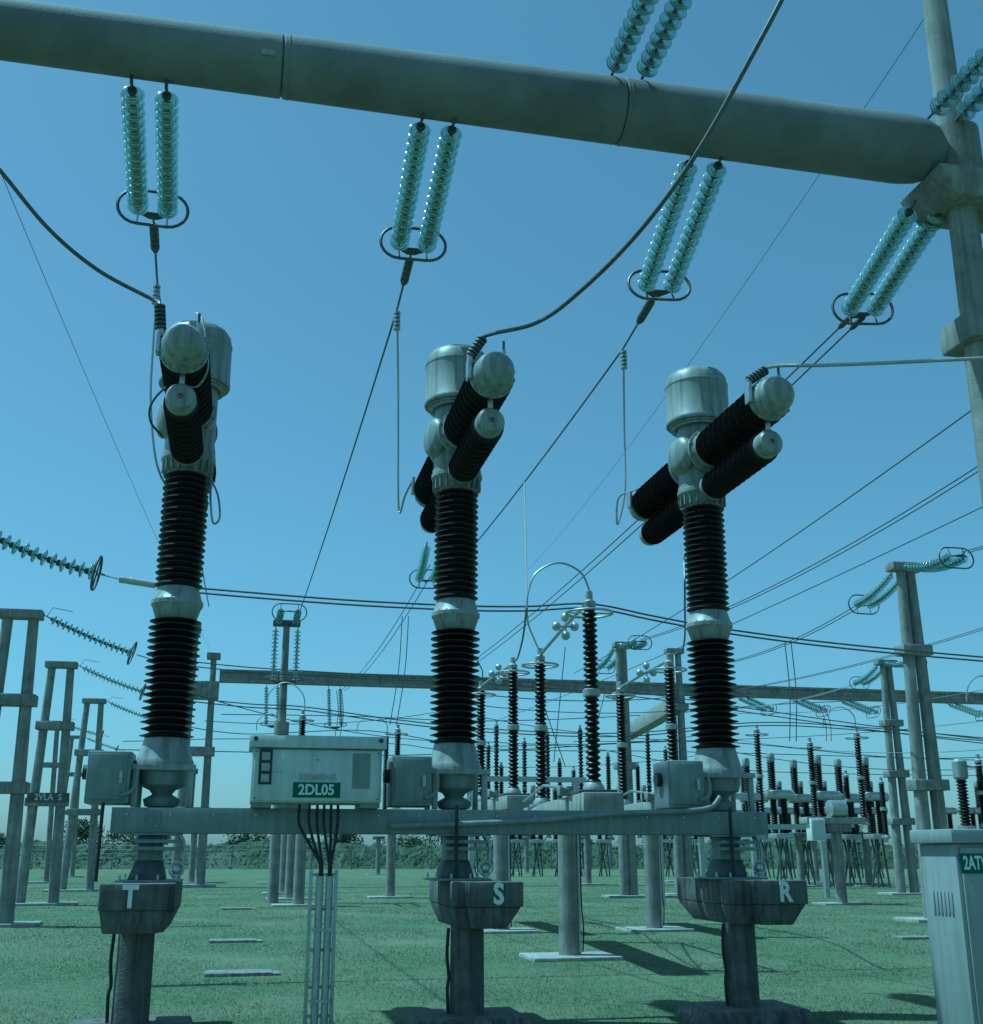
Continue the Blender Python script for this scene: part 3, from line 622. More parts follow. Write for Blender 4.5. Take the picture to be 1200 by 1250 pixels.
# strings on the camera side of the beam
xr = (PZ(752, 150, ZB + 0.3) - c0).dot(bd)
a = c0 + bd*xr - bp_*0.14 + UP*0.60; b = a - GV*2.3 + UP*0.10
t_ = string('glass string rising from the gantry beam top, above the breaker lettered R', a, b, 14, bd, 0.35, group='glass strings on the near side of the gantry')[0]
MB().tube([bd*-0.24, bd*0.24], 0.03, 8).build('fixing_bar', 'steel_dark', t_)
for sd in (-0.175, 0.175): MB().tube([bd*sd + bp_*0.10 - UP*0.06, bd*sd + bp_*0.02 + UP*0.02, bd*sd - bp_*0.04], 0.02, 6).build('lug', 'steel_dark', t_)
a = PZ(1146, 150, 10.05); b = a - GV*2.4 + UP*0.0
string('big double glass string leaving the bracket of the right gantry columns above the beam end', a, b, 14, bd, 0.35, group='glass strings on the near side of the gantry')
# thin shield wires
wire('shield_wire', 'hair-thin wire descending on the far left of the sky', sagline(PY(-20, 160, 14), PY(255, 790, 58), 0.3), 0.006, 'cable', 'thin shield wires')
wire('shield_wire', 'hair-thin wire slanting across the sky behind the gantry beam', sagline(PY(1130, 20, 14), PY(640, 700, 60), 0.6), 0.006, 'cable', 'thin shield wires')

# ------------------------------------------------------------------ far gantry (left columns, long beam)
def PVp(px, py, v):
    u, z = PV(px, py, v); return W(u, v, z)
vG = UV(PY(270, 830, 60))[1]
lp = PVp(268, 822, vG); rp = PVp(1290, 868, vG + 1); zt = 10.85
lu = UV(lp)[0]; ru = UV(rp)[0]
t = thing('gantry_beam', 'long straight concrete beam of the far gantry spanning behind the breakers', 'beam', W(lu, vG, 10.2), GA)
seg = (ru - lu) / 6
for i in range(6):
    x0, x1 = i*seg + 0.015, (i+1)*seg - 0.015
    pr = [(-0.3, 0), (0.3, 0), (0.3, 0.12), (0.2, 0.18), (0.2, 0.46), (0.3, 0.52), (0.3, 0.64), (-0.3, 0.64), (-0.3, 0.52), (-0.2, 0.46), (-0.2, 0.18), (-0.3, 0.12)]
    MB().hull([(x0, y, zz) for y, zz in pr], [(x1, y, zz) for y, zz in pr]).build('beam_segment', 'concrete_post', t)
def tapered(mb, a, b, r0, r1, n=16, mi=0): return mb.cyl(a, b, r0, r1, n, mi)
t = thing('gantry_tower', 'pair of tall concrete columns carrying the left end of the far gantry beam', 'gantry', W(lu - 0.6, vG), GA)
MB().cyl((-0.9, 0, 0), (-0.75, 0, 13.0), 0.24, 0.15, 18).build('column', 'concrete_post', t); MB().cyl((0.35, 0.1, 0), (0.25, 0.1, 11.5), 0.24, 0.15, 18).build('column', 'concrete_post', t)
MB().cyl((-0.75, 0, 12.7), (-0.75, 0, 13.2), 0.26, 0.26, 14).build('cap', 'concrete_post', t)
MB().box((-0.1, -0.3, 11.4), (0.6, 0.4, 11.7)).build('cap', 'concrete_post', t, bevel=0.03)
MB().box((-1.15, -0.4, 9.3), (0.62, 0.5, 10.19)).build('beam_seat', 'concrete_post', t, bevel=0.04)
for zz in (3.4, 6.4): MB().box((-1.12, -0.3, zz), (0.62, 0.4, zz + 0.45)).build('collar', 'concrete_post', t, bevel=0.03)
MB().box((-1.7, -0.7, -0.1), (1.1, 0.8, 0.15)).build('base_pad', 'concrete_pale', t, bevel=0.02)

# ------------------------------------------------------------------ twin-post portals
def portal(label, bx0, bx1, by, top_y, cols, group, name='portal_frame', r0=0.185, r1=0.13, top_sep=0.62, Y=None, pad=True, capw=0.0, sign=None):
    c = GR((bx0 + bx1)/2, by) if Y is None else PY((bx0 + bx1)/2, by, Y); c.z = 0
    px_m = FPX / (c.y * cP); sep = abs(bx1 - bx0) / px_m / math.cos(GA)
    h = PY((bx0 + bx1)/2 + 30, top_y, c.y).z
    t = thing(name, label, 'portal', c, GA, group)
    for s in (-1, 1): MB().cyl((s*sep/2, 0, 0), (s*top_sep/2, 0, h - 0.2), r0, r1, 18).build('post', 'concrete_post', t)
    w_ = top_sep/2 + r1 + 0.09 + capw
    MB().box((-w_, -0.22, h - 0.22), (w_, 0.22, h)).build('cap', 'concrete_post', t, bevel=0.02)
    for f in cols:
        w2 = (sep*(1 - f) + top_sep*f)/2 + r0 + 0.06; MB().box((-w2, -0.25, h*f - 0.14), (w2, 0.25, h*f + 0.14)).build('collar', 'concrete_post', t, bevel=0.02)
    if pad: MB().box((-sep/2 - 0.75, -0.6, -0.1), (sep/2 + 0.75, 0.6, 0.08)).build('base_pad', 'concrete_pale', t, bevel=0.02)
    if sign:
        f, tx, sz = sign; sg = MB().box((-0.62, -0.29, h*f - 0.13), (0.74, -0.252, h*f + 0.17)).build('name_board', 'steel_dark', t)
        link('lettering', text_mesh(tx, sz, 'letter', 0.003, 0.006, 0.9), sg, (0.06, -0.2935, h*f + 0.02), FACE)
    return t, c, h
gl = 'twin-post concrete portals along the left side'
P1 = portal('tallest twin-post concrete portal, in front of the one with the 2VLA S board', -42, 4, 1131, 745, (0.42, 0.70), gl)
P2 = portal('twin-post concrete portal carrying the 2VLA S name board', 25, 63, 1105, 808, (0.41, 0.725), gl, sign=(0.425, '2VLA  S', 0.30))
P3 = portal('slender twin-post concrete portal just behind the one with the 2VLA S board', 77, 108, 1088, 853, (0.40, 0.71), gl)
P4 = portal('small distant twin-post concrete portal seen between the posts of the 2VLA S portal', 30, 55, 1078, 880, (0.72,), gl, r0=0.16)
P5 = portal('most distant small twin-post concrete portal behind the slender portal', 66, 87, 1071, 898, (0.45, 0.72), gl, r0=0.16)
# strings from the portals, running right
def latstring(label, P, L, drop, n, ring='round', **k):
    t, c, h = P; a = c + RU*(0.55) + UP*(h - 0.1); b = a + RU*L - UP*drop
    return string(label, a, b, n, GV, 0.34, 0.08, double=False, ring=ring, group='single glass strings on the left portals', ringr=0.3, horn=True, **k)[1]
bA = latstring('glass insulator string leaving the tallest left portal with a round ring', P1, 2.75, 1.05, 15)
bB = latstring('glass insulator string leaving the portal with the 2VLA S board', P2, 2.75, 1.0, 15, stuff=True)
bC = latstring('glass insulator string leaving the slender left portal', P3, 2.75, 0.95, 15, stuff=True)
bD = latstring('small glass insulator string leaving the distant portal behind the 2VLA S board', P4, 2.75, 0.75, 15, stuff=True)
bE = latstring('small glass insulator string leaving the most distant left portal', P5, 2.75, 0.9, 15, stuff=True)
# nearest bus, from beyond the left edge
vA = 5.04
a = PVp(-25, 646, vA); b = PVp(120, 700, vA)
string('near glass insulator string with an upright round ring ending beside the T breaker column', a, b, 15, GV, 0.34, 0.07, double=False, ring='round', ringr=0.26, group='single glass strings on the left portals')
tb = PVp(146, 707, vA); te = PVp(190, 714, vA)
tag(MB().tube([PVp(118, 700, vA), tb, te], 0.012, 6).tube([tb, te], 0.055, 12).build('compression_sleeve', 'alu'), 'pale tubular sleeve on the bus conductor beside the T breaker column', 'sleeve')
for s in (-1, 1):
    o = UP*0.04*s + GV*0.02*s
    pts = bez([te + o*0.4, PVp(245, 721, vA) + o, PVp(420, 735, vA) + o, PVp(560, 742, vA) + o, PVp(643, 743, vA) + o, PVp(722, 740, vA) + o, PVp(800, 755, vA) + o, PVp(890, 771, vA) + o, PVp(1050, 791, vA) + o, PVp(1320, 815, vA) + o], 8)
    wire('bus_conductor', 'one of a pair of near bus conductors crossing behind the breaker columns', pts, 0.016, 'cable', 'twin near bus conductors')

# ------------------------------------------------------------------ post insulators and disconnectors
def ins_prof(h, rc, ro, k):
    pr = []; half = (h - 0.12)/2
    for z0 in (0.0, half + 0.12):
        p = half/k
        for i in range(k): pr += [(rc, z0 + p*i), (ro, z0 + p*(i + 0.45)), (ro - 0.008, z0 + p*(i + 0.6)), (rc, z0 + p*(i + 0.95))]
    return pr, half
def post_insulator(t, loc, h=3.0, rc=0.075, ro=0.125, k=15, n=16, ring=0.38, stand=0.0):
    pr, half = ins_prof(h, rc, ro, k); x, y, z = loc
    b = MB().lathe([(0.17, 0), (0.17, 0.05), (0.11, 0.14)], loc, UP, 14).build('foot', 'flange', t)
    MB().lathe([(r, q + 0.10) for r, q in pr], loc, UP, n).build('insulator', 'porcelain', t, ang=50)
    MB().lathe([(0.10, half + 0.09), (0.14, half + 0.11), (0.14, half + 0.21), (0.10, half + 0.235)], loc, UP, 14).build('middle_flange', 'flange', t)
    MB().lathe([(0.10, h + 0.08), (0.11, h + 0.16), (0.06, h + 0.20), (0.06, h + 0.34), (0.02, h + 0.36)], loc, UP, 12).build('head_fitting', 'flange', t)
    if ring:
        c = Vector(loc) + UP*(h - 0.02); r = MB().tube([c + Vector((ring*math.cos(q), ring*math.sin(q), 0)) for q in [2*math.pi*i/24 for i in range(24)]], 0.022, 8, closed=True)
        r.tube([c - Vector((ring, 0, 0)), c + Vector((ring, 0, 0))], 0.012, 6); r.build('corona_ring', 'alu', t)
    return Vector(loc) + UP*(h + 0.36)
def support(label, p, h, r=0.185, pad=(0.75, 0.55), group='round concrete support posts', conduit=True, cap=None, pale=True):
    t = thing('support_post', label, 'post', (p.x, p.y, 0), GA, group)
    MB().cyl((0, 0, 0), (0, 0, h), r, r*0.93, 24).build('post', 'concrete_post', t)
    MB().box((-pad[0], -pad[1], -0.1), (pad[0], pad[1], 0.06)).build('base_pad', 'concrete_pale' if pale else 'concrete', t, bevel=0.02)
    if cap: MB().box((-cap[0], -cap[1], h), (cap[0], cap[1], h + cap[2])).build('cap', 'concrete', t, bevel=0.02)
    if conduit:
        MB().tube([(r*0.75, -r*0.75, 0.1), (r*0.72, -r*0.72, h)], 0.024, 8).build('conduit', 'steel', t)
        MB().tube(bez([(r + 0.03, -0.03, 0.1), (r + 0.05, -0.03, 0.5), (r + 0.02, -0.03, 0.9), (r + 0.02, -0.02, h)]), 0.012, 6).build('earth_cable', 'black', t)
    return t
def disconnector(label, gpx, gpy, p1, p2, zb, h1, h2, near_end, ball=True, beam_w=0.62):
    """p1 near insulator, p2 far insulator as (px, Y)."""
    g = GR(gpx, gpy)
    A = PY(p1[0], p1[1], p1[2]); B = PY(p2[0], p2[1], p2[2]); A.z = B.z = 0
    t = thing('disconnector', label, 'disconnector', A + UP*zb, math.atan2(B.y - A.y, B.x - A.x) - math.pi/2, 'disconnectors on concrete supports')
    L = (B - A).length; z0 = zb
    MB().box((-beam_w/2, -near_end, -0.36), (beam_w/2, L + 0.5, -0.06)).build('concrete_beam', 'concrete_pale', t, bevel=0.02)
    MB().box((-0.30, -0.35, -0.058), (0.30, 0.35, 0.0)).build('base_plate', 'steel_dark', t, bevel=0.01)
    e1 = post_insulator(t, (0, 0, 0), h1); 
    MB().box((-0.22, L - 0.25, -0.058), (0.22, L + 0.25, 0.0)).build('base_plate', 'steel', t, bevel=0.01)
    e2 = post_insulator(t, (0, L, 0), h2)
    MB().tube([e1 - UP*0.16, (e1 + e2)/2 - UP*0.16 + Vector((0, 0, 0.02)), e2 - UP*0.16], 0.035, 10).build('blade', 'alu', t)
    if ball:
        mid = e1.lerp(e2, 0.42) - UP*0.16
        for dx, dz in ((-0.17, 0.0), (0.17, 0.0), (0, 0.17), (0, -0.17)): MB().ball(mid + Vector((dx, 0, dz)), 0.085, 14).build('contact_ball', 'alu', t)
        MB().tube([mid - Vector((0.17, 0, 0)), mid + Vector((0.17, 0, 0))], 0.02, 6).tube([mid - UP*0.17, mid + UP*0.17], 0.02, 6).build('contact_arm', 'alu', t)
    # drive rod
    MB().tube([(-0.38, 0.2, 0.05), (-0.38, L*0.5, 0.22), (-0.38, L - 0.1, 0.05)], 0.025, 8).build('drive_rod', 'alu', t)
    MB().box((-0.45, 0.55, -0.05), (-0.22, 0.85, 0.10)).build('drive_box', 'paint_dark', t, bevel=0.01)
    return t, A + UP*(zb + h1 + 0.36), B + UP*(zb + h2 + 0.36)
tA, A1, A2 = disconnector('nearest disconnector with four contact balls and the tallest black post insulator', 695, 1172, (725, 968, 18.5), (661, 950, 24.0), 2.62, 2.85, 2.85, 0.75)
tB, B1, B2 = disconnector('disconnector on a pale concrete beam between the S breaker column and the nearest disconnector', 612, 1137, (627, 965, 26.6), (587, 960, 30.5), 2.95, 2.75, 2.75, 0.7)
tC, C1, C2 = disconnector('disconnector on a concrete beam just beside the R breaker column', 797, 1135, (823, 955, 25.5), (761, 965, 30.0), 2.85, 2.75, 2.75, 0.7)
support('near round concrete post with pale pad under the nearest disconnector', GR(696, 1170), 2.26)
support('round concrete post with pale pad behind the pedestal lettered S', GR(612, 1138), 2.55)
support('round concrete post with pale pad beside the pedestal lettered R', GR(799, 1136), 2.45)
SPG = 'distant round concrete support posts'
for lab, px, py, h in (
    ('short concrete support post, front of the row behind the 2DL05 cable ladder', 364, 1106, 3.2), ('short concrete support post, second of the row behind the 2DL05 cable ladder', 353, 1098, 3.2),
    ('short concrete support post, third of the row behind the 2DL05 cable ladder', 345, 1091, 3.2), ('short concrete support post, last of the row behind the 2DL05 cable ladder', 331, 1078, 3.2),
    ('lone short concrete support post between the cable ladder and the S pedestal', 476, 1096, 3.0), ('tiny far support post beyond the lone post near the S pedestal', 461, 1068, 2.6),
    ('short concrete support post just behind the nearest disconnector post', 718, 1080, 3.0), ('tiny far support post between the S pedestal and the nearest disconnector post', 643, 1066, 2.8),
    ('tiny far support post beyond the nearest disconnector post', 745, 1062, 2.8), ('short concrete support post touching the R pedestal head', 828, 1076, 3.0),
    ('short round concrete post with wide pale pad between the R pedestal and the 2ATV cabinet', 1028, 1104, 2.35), ('far round post under the far breaker frames, near the R pedestal', 979, 1082, 2.4),
    ('far round post under the far breaker frames, beside the white box', 997, 1077, 2.4), ('far round post under the far breaker frames, near the 2ATV cabinet', 1062, 1082, 2.4),
    ('far concrete post below the left end of the far gantry beam', 233, 1078, 3.0)):
    support(lab, GR(px, py), h, 0.19, (0.85, 0.5), SPG, conduit=False, cap=(0.45, 0.3, 0.25))
# insulator on that row, behind the cabinet
def lone_insulator(label, px, top_y, Y, zb, ring=0.38, group='lone post insulators', ro=0.125):
    top = PY(px, top_y, Y); h = top.z - zb - 0.36
    t = thing('post_insulator', label, 'insulator', (top.x, top.y, zb), GA, group); post_insulator(t, (0, 0, 0), h, ring=ring, ro=ro, n=12); return top
g1 = GR(364, 1106); T1 = lone_insulator('black post insulator with ring poking above the 2DL05 cabinet roof', 370, 866, 39.0, 3.45)
T2 = lone_insulator('black post insulator between the 2DL05 cabinet and the S breaker', 486, 884, 44.5, 3.25)
T3 = lone_insulator('black post insulator rising just beside the 2DL05 cabinet end', 472, 893, 50.0, 3.25, ring=0)
# the pole with strings on its top
pt = PY(350, 764, 42.0)
t = thing('line_pole', 'single slim concrete pole with glass strings on its top, behind the 2DL05 cabinet', 'pole', (pt.x, pt.y, 0), GA)
MB().cyl((0, 0, 0), (0, 0, pt.z), 0.2, 0.12, 18).build('shaft', 'concrete_post', t); MB().box((-0.5, -0.15, pt.z - 0.02), (0.5, 0.15, pt.z + 0.2)).build('crossarm', 'steel_dark', t, bevel=0.02)
MB().cyl((0, 0, 5.75), (0, 0, 6.2), 0.27, 0.27, 16).build('collar', 'concrete_post', t)
string('hanging double glass string below the top of the slim line pole', pt + RU*0.0 - GV*0.3, pt - UP*2.35 - GV*0.45, 13, RU, 0.8, double=True, stuff=True, group='strings on the line pole', ringr=0.3)
string('glass string on the slim line pole facing the breakers', pt - GV*0.3 + UP*0.05, pt - GV*2.7 + UP*0.05, 13, RU, 0.6, double=True, stuff=True, group='strings on the line pole', ringr=0.3)

# right and centre dead-end portals
gr = 'twin-post concrete portals on the right'
PB = portal('tall twin-post concrete portal standing behind the 2ATV cabinet', 1137, 1163, 1124, 688, (0.36, 0.74), gr, top_sep=0.28, Y=31.0, capw=0.12, r0=0.2)
PA = portal('thinner twin-post concrete portal beside the tall portal behind the 2ATV cabinet', 1099, 1117, 1086, 806, (0.30, 0.50, 0.72), gr, top_sep=0.28, Y=50, capw=0.1, r0=0.2)
PD = portal('twin-post concrete portal with glass strings, between the nearest disconnector and the R breaker', 762, 773, 1087, 784, (0.5, 0.78), gr, top_sep=0.2, Y=47, r0=0.2)
PE = portal('twin-post concrete portal partly hidden by the R breaker column', 830, 842, 1086, 792, (0.45, 0.75), gr, top_sep=0.35, Y=49, r0=0.22)
def deadend(P, nm, n=14, sg=0.18):
    t, c, h = P; a = c + UP*(h - 0.12)
    e1 = string('double glass string on the back of the ' + nm, a + GV*0.2, a + GV*2.75 - UP*0.55, n, RU, 0.42, sg, True, stuff=True, group='glass strings on the right portals', ringr=0.28)[1]
    e2 = string('double glass string on the front of the ' + nm, a - GV*0.2, a - GV*2.75 - UP*0.25, n, RU, 0.42, sg, True, stuff=True, group='glass strings on the right portals', ringr=0.28)[1]
    return e1, e2
eB = deadend(PB, 'tall portal behind the 2ATV cabinet'); eA = deadend(PA, 'thinner portal near the 2ATV cabinet'); eD = deadend(PD, 'portal between the disconnector and the R breaker')
GC = 'long overhead conductors running in depth'
def longwire(a, b, sag, r=0.013, lab='long overhead conductor running in depth above the yard', group=GC): return wire('line_conductor', lab, sagline(a, b, sag, 30), r, 'cable', group)
for s in (-0.09, 0.09):
    longwire(eB[0] + RU*s, PZ(892, 808, 8.6) + RU*s, 0.2, 0.014, 'twin conductor from the back of the tall portal behind the 2ATV cabinet', 'conductors of the tall portal')
    longwire(eA[0] + RU*s, PZ(895, 865, 8.4) + RU*s, 0.2, 0.014, 'twin conductor from the back of the thinner portal near the 2ATV cabinet', 'conductors of the thinner portal')
    longwire(eD[1] + RU*s, eD[1] - GV*26 + RU*s + UP*0.3, 0.6, 0.014, 'twin conductor leaving the portal beside the R breaker toward the overhead gantry', 'conductors of the centre portal')
    longwire(eB[1] + RU*s, eB[1] - GV*14 + RU*s, 0.3, 0.014, 'twin conductor leaving the front of the tall portal behind the 2ATV cabinet', 'front conductors of the tall portal')
longwire(PZ(1290, 425, 9.0), PZ(700, 822, 8.9), 0.3, lab='single dark conductor crossing the sky right of the R breaker head')
longwire(PZ(1280, 580, 9.0), PZ(610, 878, 8.9), 0.3, lab='single dark conductor passing above the tall portal toward the R breaker column')
for s in (-0.1, 0.1): longwire(PZ(1290, 738, 8.8) + RU*s, PZ(880, 845, 8.8) + RU*s, 0.3, lab='thin paired conductor crossing behind the tall right portal', group='thin paired conductors on the right')

# lateral buses
def bus(label, pxs, v, r=0.02, n2=1, m='wire', group='far bus conductors'):
    for k in range(n2):
        o = UP*0.12*(k - (n2 - 1)/2)
        wire('bus_conductor', label, bez([PVp(x, y, v) + o for x, y in pxs], 6), r, 'cable', group, m, 5)
v1, v2, v3 = UV(bA)[1], UV(bB)[1], UV(bC)[1]
pa = lambda e, v: [(e.x / ((e.y*cP + (e.z - EYE)*sP)) * FPX + 600, 625 - ((e.z - EYE)*cP - e.y*sP) / (e.y*cP + (e.z - EYE)*sP) * FPX)]
bus('bus conductor from the tallest left portal running behind all three breakers', pa(bA, v1) + [(300, 817), (450, 826), (600, 832), (760, 846), (920, 868), (1060, 888), (1260, 912)], v1, 0.016, 2, group='bus pair of the tallest left portal')
bus('bus conductor from the 2VLA S portal running behind all three breakers', pa(bB, v2) + [(300, 861), (372, 865), (480, 880), (600, 892), (760, 897), (920, 884), (1045, 889), (1260, 908)], v2, 0.022, 2, group='bus pair of the 2VLA S portal')
bus('bus conductor from the slender left portal running behind all three breakers', pa(bC, v3) + [(300, 896), (450, 892), (600, 914), (800, 917), (1000, 922), (1260, 930)], v3, 0.022, 1)
bus('low bus conductor passing behind the 2DL05 cabinet roof and S breaker base', [(150, 905), (300, 902), (480, 908), (540, 914), (700, 911), (900, 940), (1260, 948)], v3 + 6, 0.022)
bus('upper far bus conductor just under the far gantry beam', [(270, 872), (420, 874), (600, 880), (800, 872), (980, 858), (1260, 850)], v3 + 9, 0.026)
bus('lowest far bus conductor close above the 2DL05 cabinet roof line', [(140, 915), (300, 918), (480, 922), (620, 916), (860, 905), (1100, 925), (1260, 922)], v3 + 12, 0.03)
# jumpers around the nearest disconnector
jA = PVp(643, 742, vA)
hang = min(sagline(MIDS[2], ends[2], 0.12, 300), key=lambda p: abs(p.x / (p.y*cP + (p.z - EYE)*sP) * FPX - 40))
wire('dropper_cable', 'vertical dropper from the overhead conductor to the bus near the nearest disconnector', bez([hang, hang.lerp(jA, 0.5), jA]), 0.016, 'cable', 'droppers at the disconnectors', 'wire_bright')
wire('jumper_cable', 'high arched jumper looping above the nearest disconnector', bez([jA, PVp(645, 722, vA), PVp(655, 699, vA), PVp(682, 687, vA), PVp(708, 698, vA), PVp(719, 720, vA), PVp(722, 742, vA)]), 0.018, 'cable', 'droppers at the disconnectors', 'wire_bright')
wire('jumper_cable', 'pale jumper from the bus down to the far insulator of the nearest disconnector', bez([jA, PY(645, 762, 20.5), PY(652, 780, 22.5), A2 - UP*0.1]), 0.018, 'cable', 'droppers at the disconnectors', 'alu')
wire('jumper_cable', 'dark jumper from the bus to the disconnector behind the S breaker', bez([jA, PY(638, 780, 21), PY(631, 805, 25), B1 - UP*0.05]), 0.018, 'cable', 'droppers at the disconnectors')
wire('jumper_cable', 'dark double jumper dropping to the disconnector beside the R breaker', bez([PVp(835, 680, vA), PVp(836, 730, vA), PY(834, 790, 23), C1 - UP*0.05]), 0.018, 'cable', 'droppers at the disconnectors')
wire('jumper_cable', 'short arched jumper at the rear insulator behind the S breaker', bez([B2 - UP*0.05, B2 + UP*0.3 + RU*0.02, B2 + UP*0.75 - RU*0.35, B2 + UP*0.55 - RU*0.9]), 0.018, 'cable', 'droppers at the disconnectors')
for i, (x0, y0, x1, y1, yy, lab) in enumerate(((495, 752, 480, 885, 43, 'above the insulator between the cabinet and S breaker'), (414, 843, 412, 900, 55, 'below the far gantry beam beyond the 2DL05 cabinet'), (962, 785, 968, 905, 40, 'between the R breaker and the thinner portal'), (1003, 860, 1012, 905, 55, 'beyond the R breaker column'))):
    for s in (-0.12, 0.12): wire('dropper_cable', 'paired hanging dropper ' + lab, bez([PY(x0, y0, yy) + RU*s, PY((x0+x1)/2 + 3, (y0+y1)/2, yy) + RU*s, PY(x1, y1, yy) + RU*s]), 0.018, 'cable', 'paired droppers %s' % lab, 'wire')
a2 = PY(500, 752, 43)
for s in (-0.1, 0.1): longwire(PY(529, 690, 32) + RU*s, PY(418, 843, 62) + RU*s, 0.5, 0.014, 'paired conductor sloping down behind the S breaker to the far gantry beam', 'pair behind the S breaker')
string('glass string beside the S breaker upper column', PY(531, 662, 30), PY(519, 712, 32.5), 14, RU, 0.42, 0.1, True, stuff=True, group='string beside the S breaker', ringr=0.28)
# strings under the far gantry beam and their arcs
for i, (px, lab) in enumerate(((332, 'near its left tower'), (408, 'above the 2DL05 cabinet'), (905, 'right of the R breaker column'), (970, 'left of the thinner portal'), (1030, 'just before the thinner portal'), (1160, 'right of the tall portal'))):
    a = PVp(px, 838 + (px - 270)*0.033, vG); a.z = 10.19
    dz = -2.2 if i < 2 else -1.0; dv = -0.5 if i < 2 else -2.0
    string('small double glass string under the far gantry beam ' + lab, a, a + UP*dz + GV*dv + RU*(0.1 if i < 2 else 0.9), 14, RU, 0.6, double=True, stuff=True, group='small strings under the far gantry beam', ringr=0.3)
def arch(label, x0, x1, yb, yt, Y, r=0.022): 
    xm = (x0 + x1)/2
    wire('jumper_cable', label, bez([PY(x0, yb, Y), PY(x0 + 1, (yb + yt)/2, Y), PY(x0 + (x1-x0)*0.22, yt + (yb-yt)*0.15, Y), PY(xm, yt, Y), PY(x1 - (x1-x0)*0.22, yt + (yb-yt)*0.15, Y), PY(x1 - 1, (yb + yt)/2, Y), PY(x1, yb, Y)], 5), r, 'cable', 'arched jumpers in the background', 'wire_bright')
arch('arched jumper in front of the far gantry beam above the 2DL05 cabinet', 326, 372, 868, 833, 41); arch('arched jumper between the 2DL05 cabinet and the S breaker', 436, 473, 893, 875, 49)
arch('low arched jumper at the 2DL05 cabinet roof corner', 313, 346, 892, 871, 52); arch('arched jumper over the far breakers near the R breaker', 1005, 1044, 888, 863, 45)
arch('arched jumper right of the tall portal', 1180, 1215, 856, 825, 34)

# ------------------------------------------------------------------ far breakers on the right
def far_breaker():
    t = thing('capped_breaker', '', 'circuit breaker', (0, 0, 0), GA, 'far breakers on the right of the yard')
    MB().box((-0.45, -0.5, 2.3), (0.45, 0.5, 2.55)).build('base_frame', 'steel', t, bevel=0.02)
    for s, k in ((-1, 'a'), (1, 'b')):
        d = [(0.17, 2.56)]; 
        MB().lathe(sheds(2.56, 4.15, 0.13, 0.2, 14, 0.2), (s*0.28, 0, 0), n=14).build('lower_insulator', 'porcelain', t, ang=50)
    MB().lathe([(0.20, -0.75), (0.24, -0.72), (0.24, 0.72), (0.20, 0.75)], (0.05, 0, 4.38), RU*0 + Vector((1, 0, 0)), n=16).build('chamber', 'alu', t)
    MB().lathe([(0.17, 4.15), (0.26, 4.2), (0.26, 4.55), (0.18, 4.62)], (-0.28, 0, 0), n=16).build('housing', 'flange', t)
    MB().lathe(sheds(4.62, 5.95, 0.15, 0.22, 12, 0.2), (-0.28, 0, 0), n=14).build('upper_insulator', 'porcelain', t, ang=50)
    MB().lathe([(0.19, 5.95), (0.2, 5.98), (0.2, 6.28), (0.14, 6.38), (0.02, 6.4)], (-0.28, 0, 0), n=16).build('cap', 'tank', t)
    for s in (-0.3, 0.3): 
        MB().tube([(s, -0.3, 0), (s*0.6, -0.2, 2.3)], 0.05, 6).build('leg', 'steel_dark', t); MB().tube([(-s, 0.3, 0), (s*0.6, 0.2, 2.3)], 0.05, 6).build('leg', 'steel_dark', t)
    return t
fb = far_breaker(); first = True
for px, yt, lab in ((910, 925, 'hidden partly by the R breaker base'), (940, 919, 'first clear of the R breaker base'), (968, 927, 'second from the R breaker base, shorter cap'), (997, 921, 'above the white junction box'), (1022, 926, 'between the white box and the thinner portal'), (1055, 923, 'next to the thinner portal')):
    d = ray(px, yt); Yb = (6.4 - EYE) / d.z * d.y; p = PY(px, yt, Yb); p.z = 0; lb = 'far grey-capped breaker with black insulators, ' + lab
    if first: fb.location = p + RU*0.28; fb['label'] = lb; first = False
    else: copy_thing(fb, p + RU*0.28, lb)
for px, yt, Yb, zb, lab in ((923, 884, 42, 2.6, 'closest to the R breaker base'), (988, 900, 42, 2.6, 'above the white junction box'), (1045, 888, 42, 2.6, 'before the thinner portal'), (1075, 948, 46, 2.2, 'shorter, beside the thinner portal'), (1032, 940, 46, 2.6, 'shorter, under the bus by the thinner portal'), (1193, 920, 36, 2.4, 'right of the tall portal')):
    lone_insulator('slim ringed post insulator among the far breakers, ' + lab, px, yt, Yb, zb, ring=0.4 if 'shorter' not in lab else 0.0, group='slim post insulators on the right')
# concrete brackets and box
pb = GR(1028, 1104)
t = thing('equipment_beam', 'pale concrete beam with a silver drum on the post left of the 2ATV cabinet', 'beam', (pb.x, pb.y, 2.61), GA)
MB().box((-1.2, -0.3, 0), (1.0, 0.3, 0.22)).build('beam', 'concrete_pale', t, bevel=0.02); MB().lathe([(0.2, 0), (0.3, 0.05), (0.3, 0.6), (0.2, 0.65)], (-0.3, -0.1, 0.5), (1, 0, 0), 18).build('drum', 'alu', t)
MB().box((-0.3, -0.2, 0.221), (0.35, 0.1, 0.25)).build('saddle', 'steel', t)
t = thing('junction_box', 'white junction box on the pale beam left of the 2ATV cabinet', 'box', W(0, 0) * 0 + PY(996, 1013, pb.y - 0.4), GA)
MB().box((-0.26, -0.2, -0.36), (0.26, 0.2, 0.36)).build('body', 'sign_white', t, bevel=0.02); MB().box((-0.22, -0.215, -0.32), (0.22, -0.202, 0.32)).build('door', 'paint', t, bevel=0.006)
t = thing('sloping_beam', 'lit concrete beam sloping away behind the R breaker column', 'beam', PY(828, 858, 49), math.atan2((PY(765, 878, 62) - PY(828, 858, 49)).y, (PY(765, 878, 62) - PY(828, 858, 49)).x))
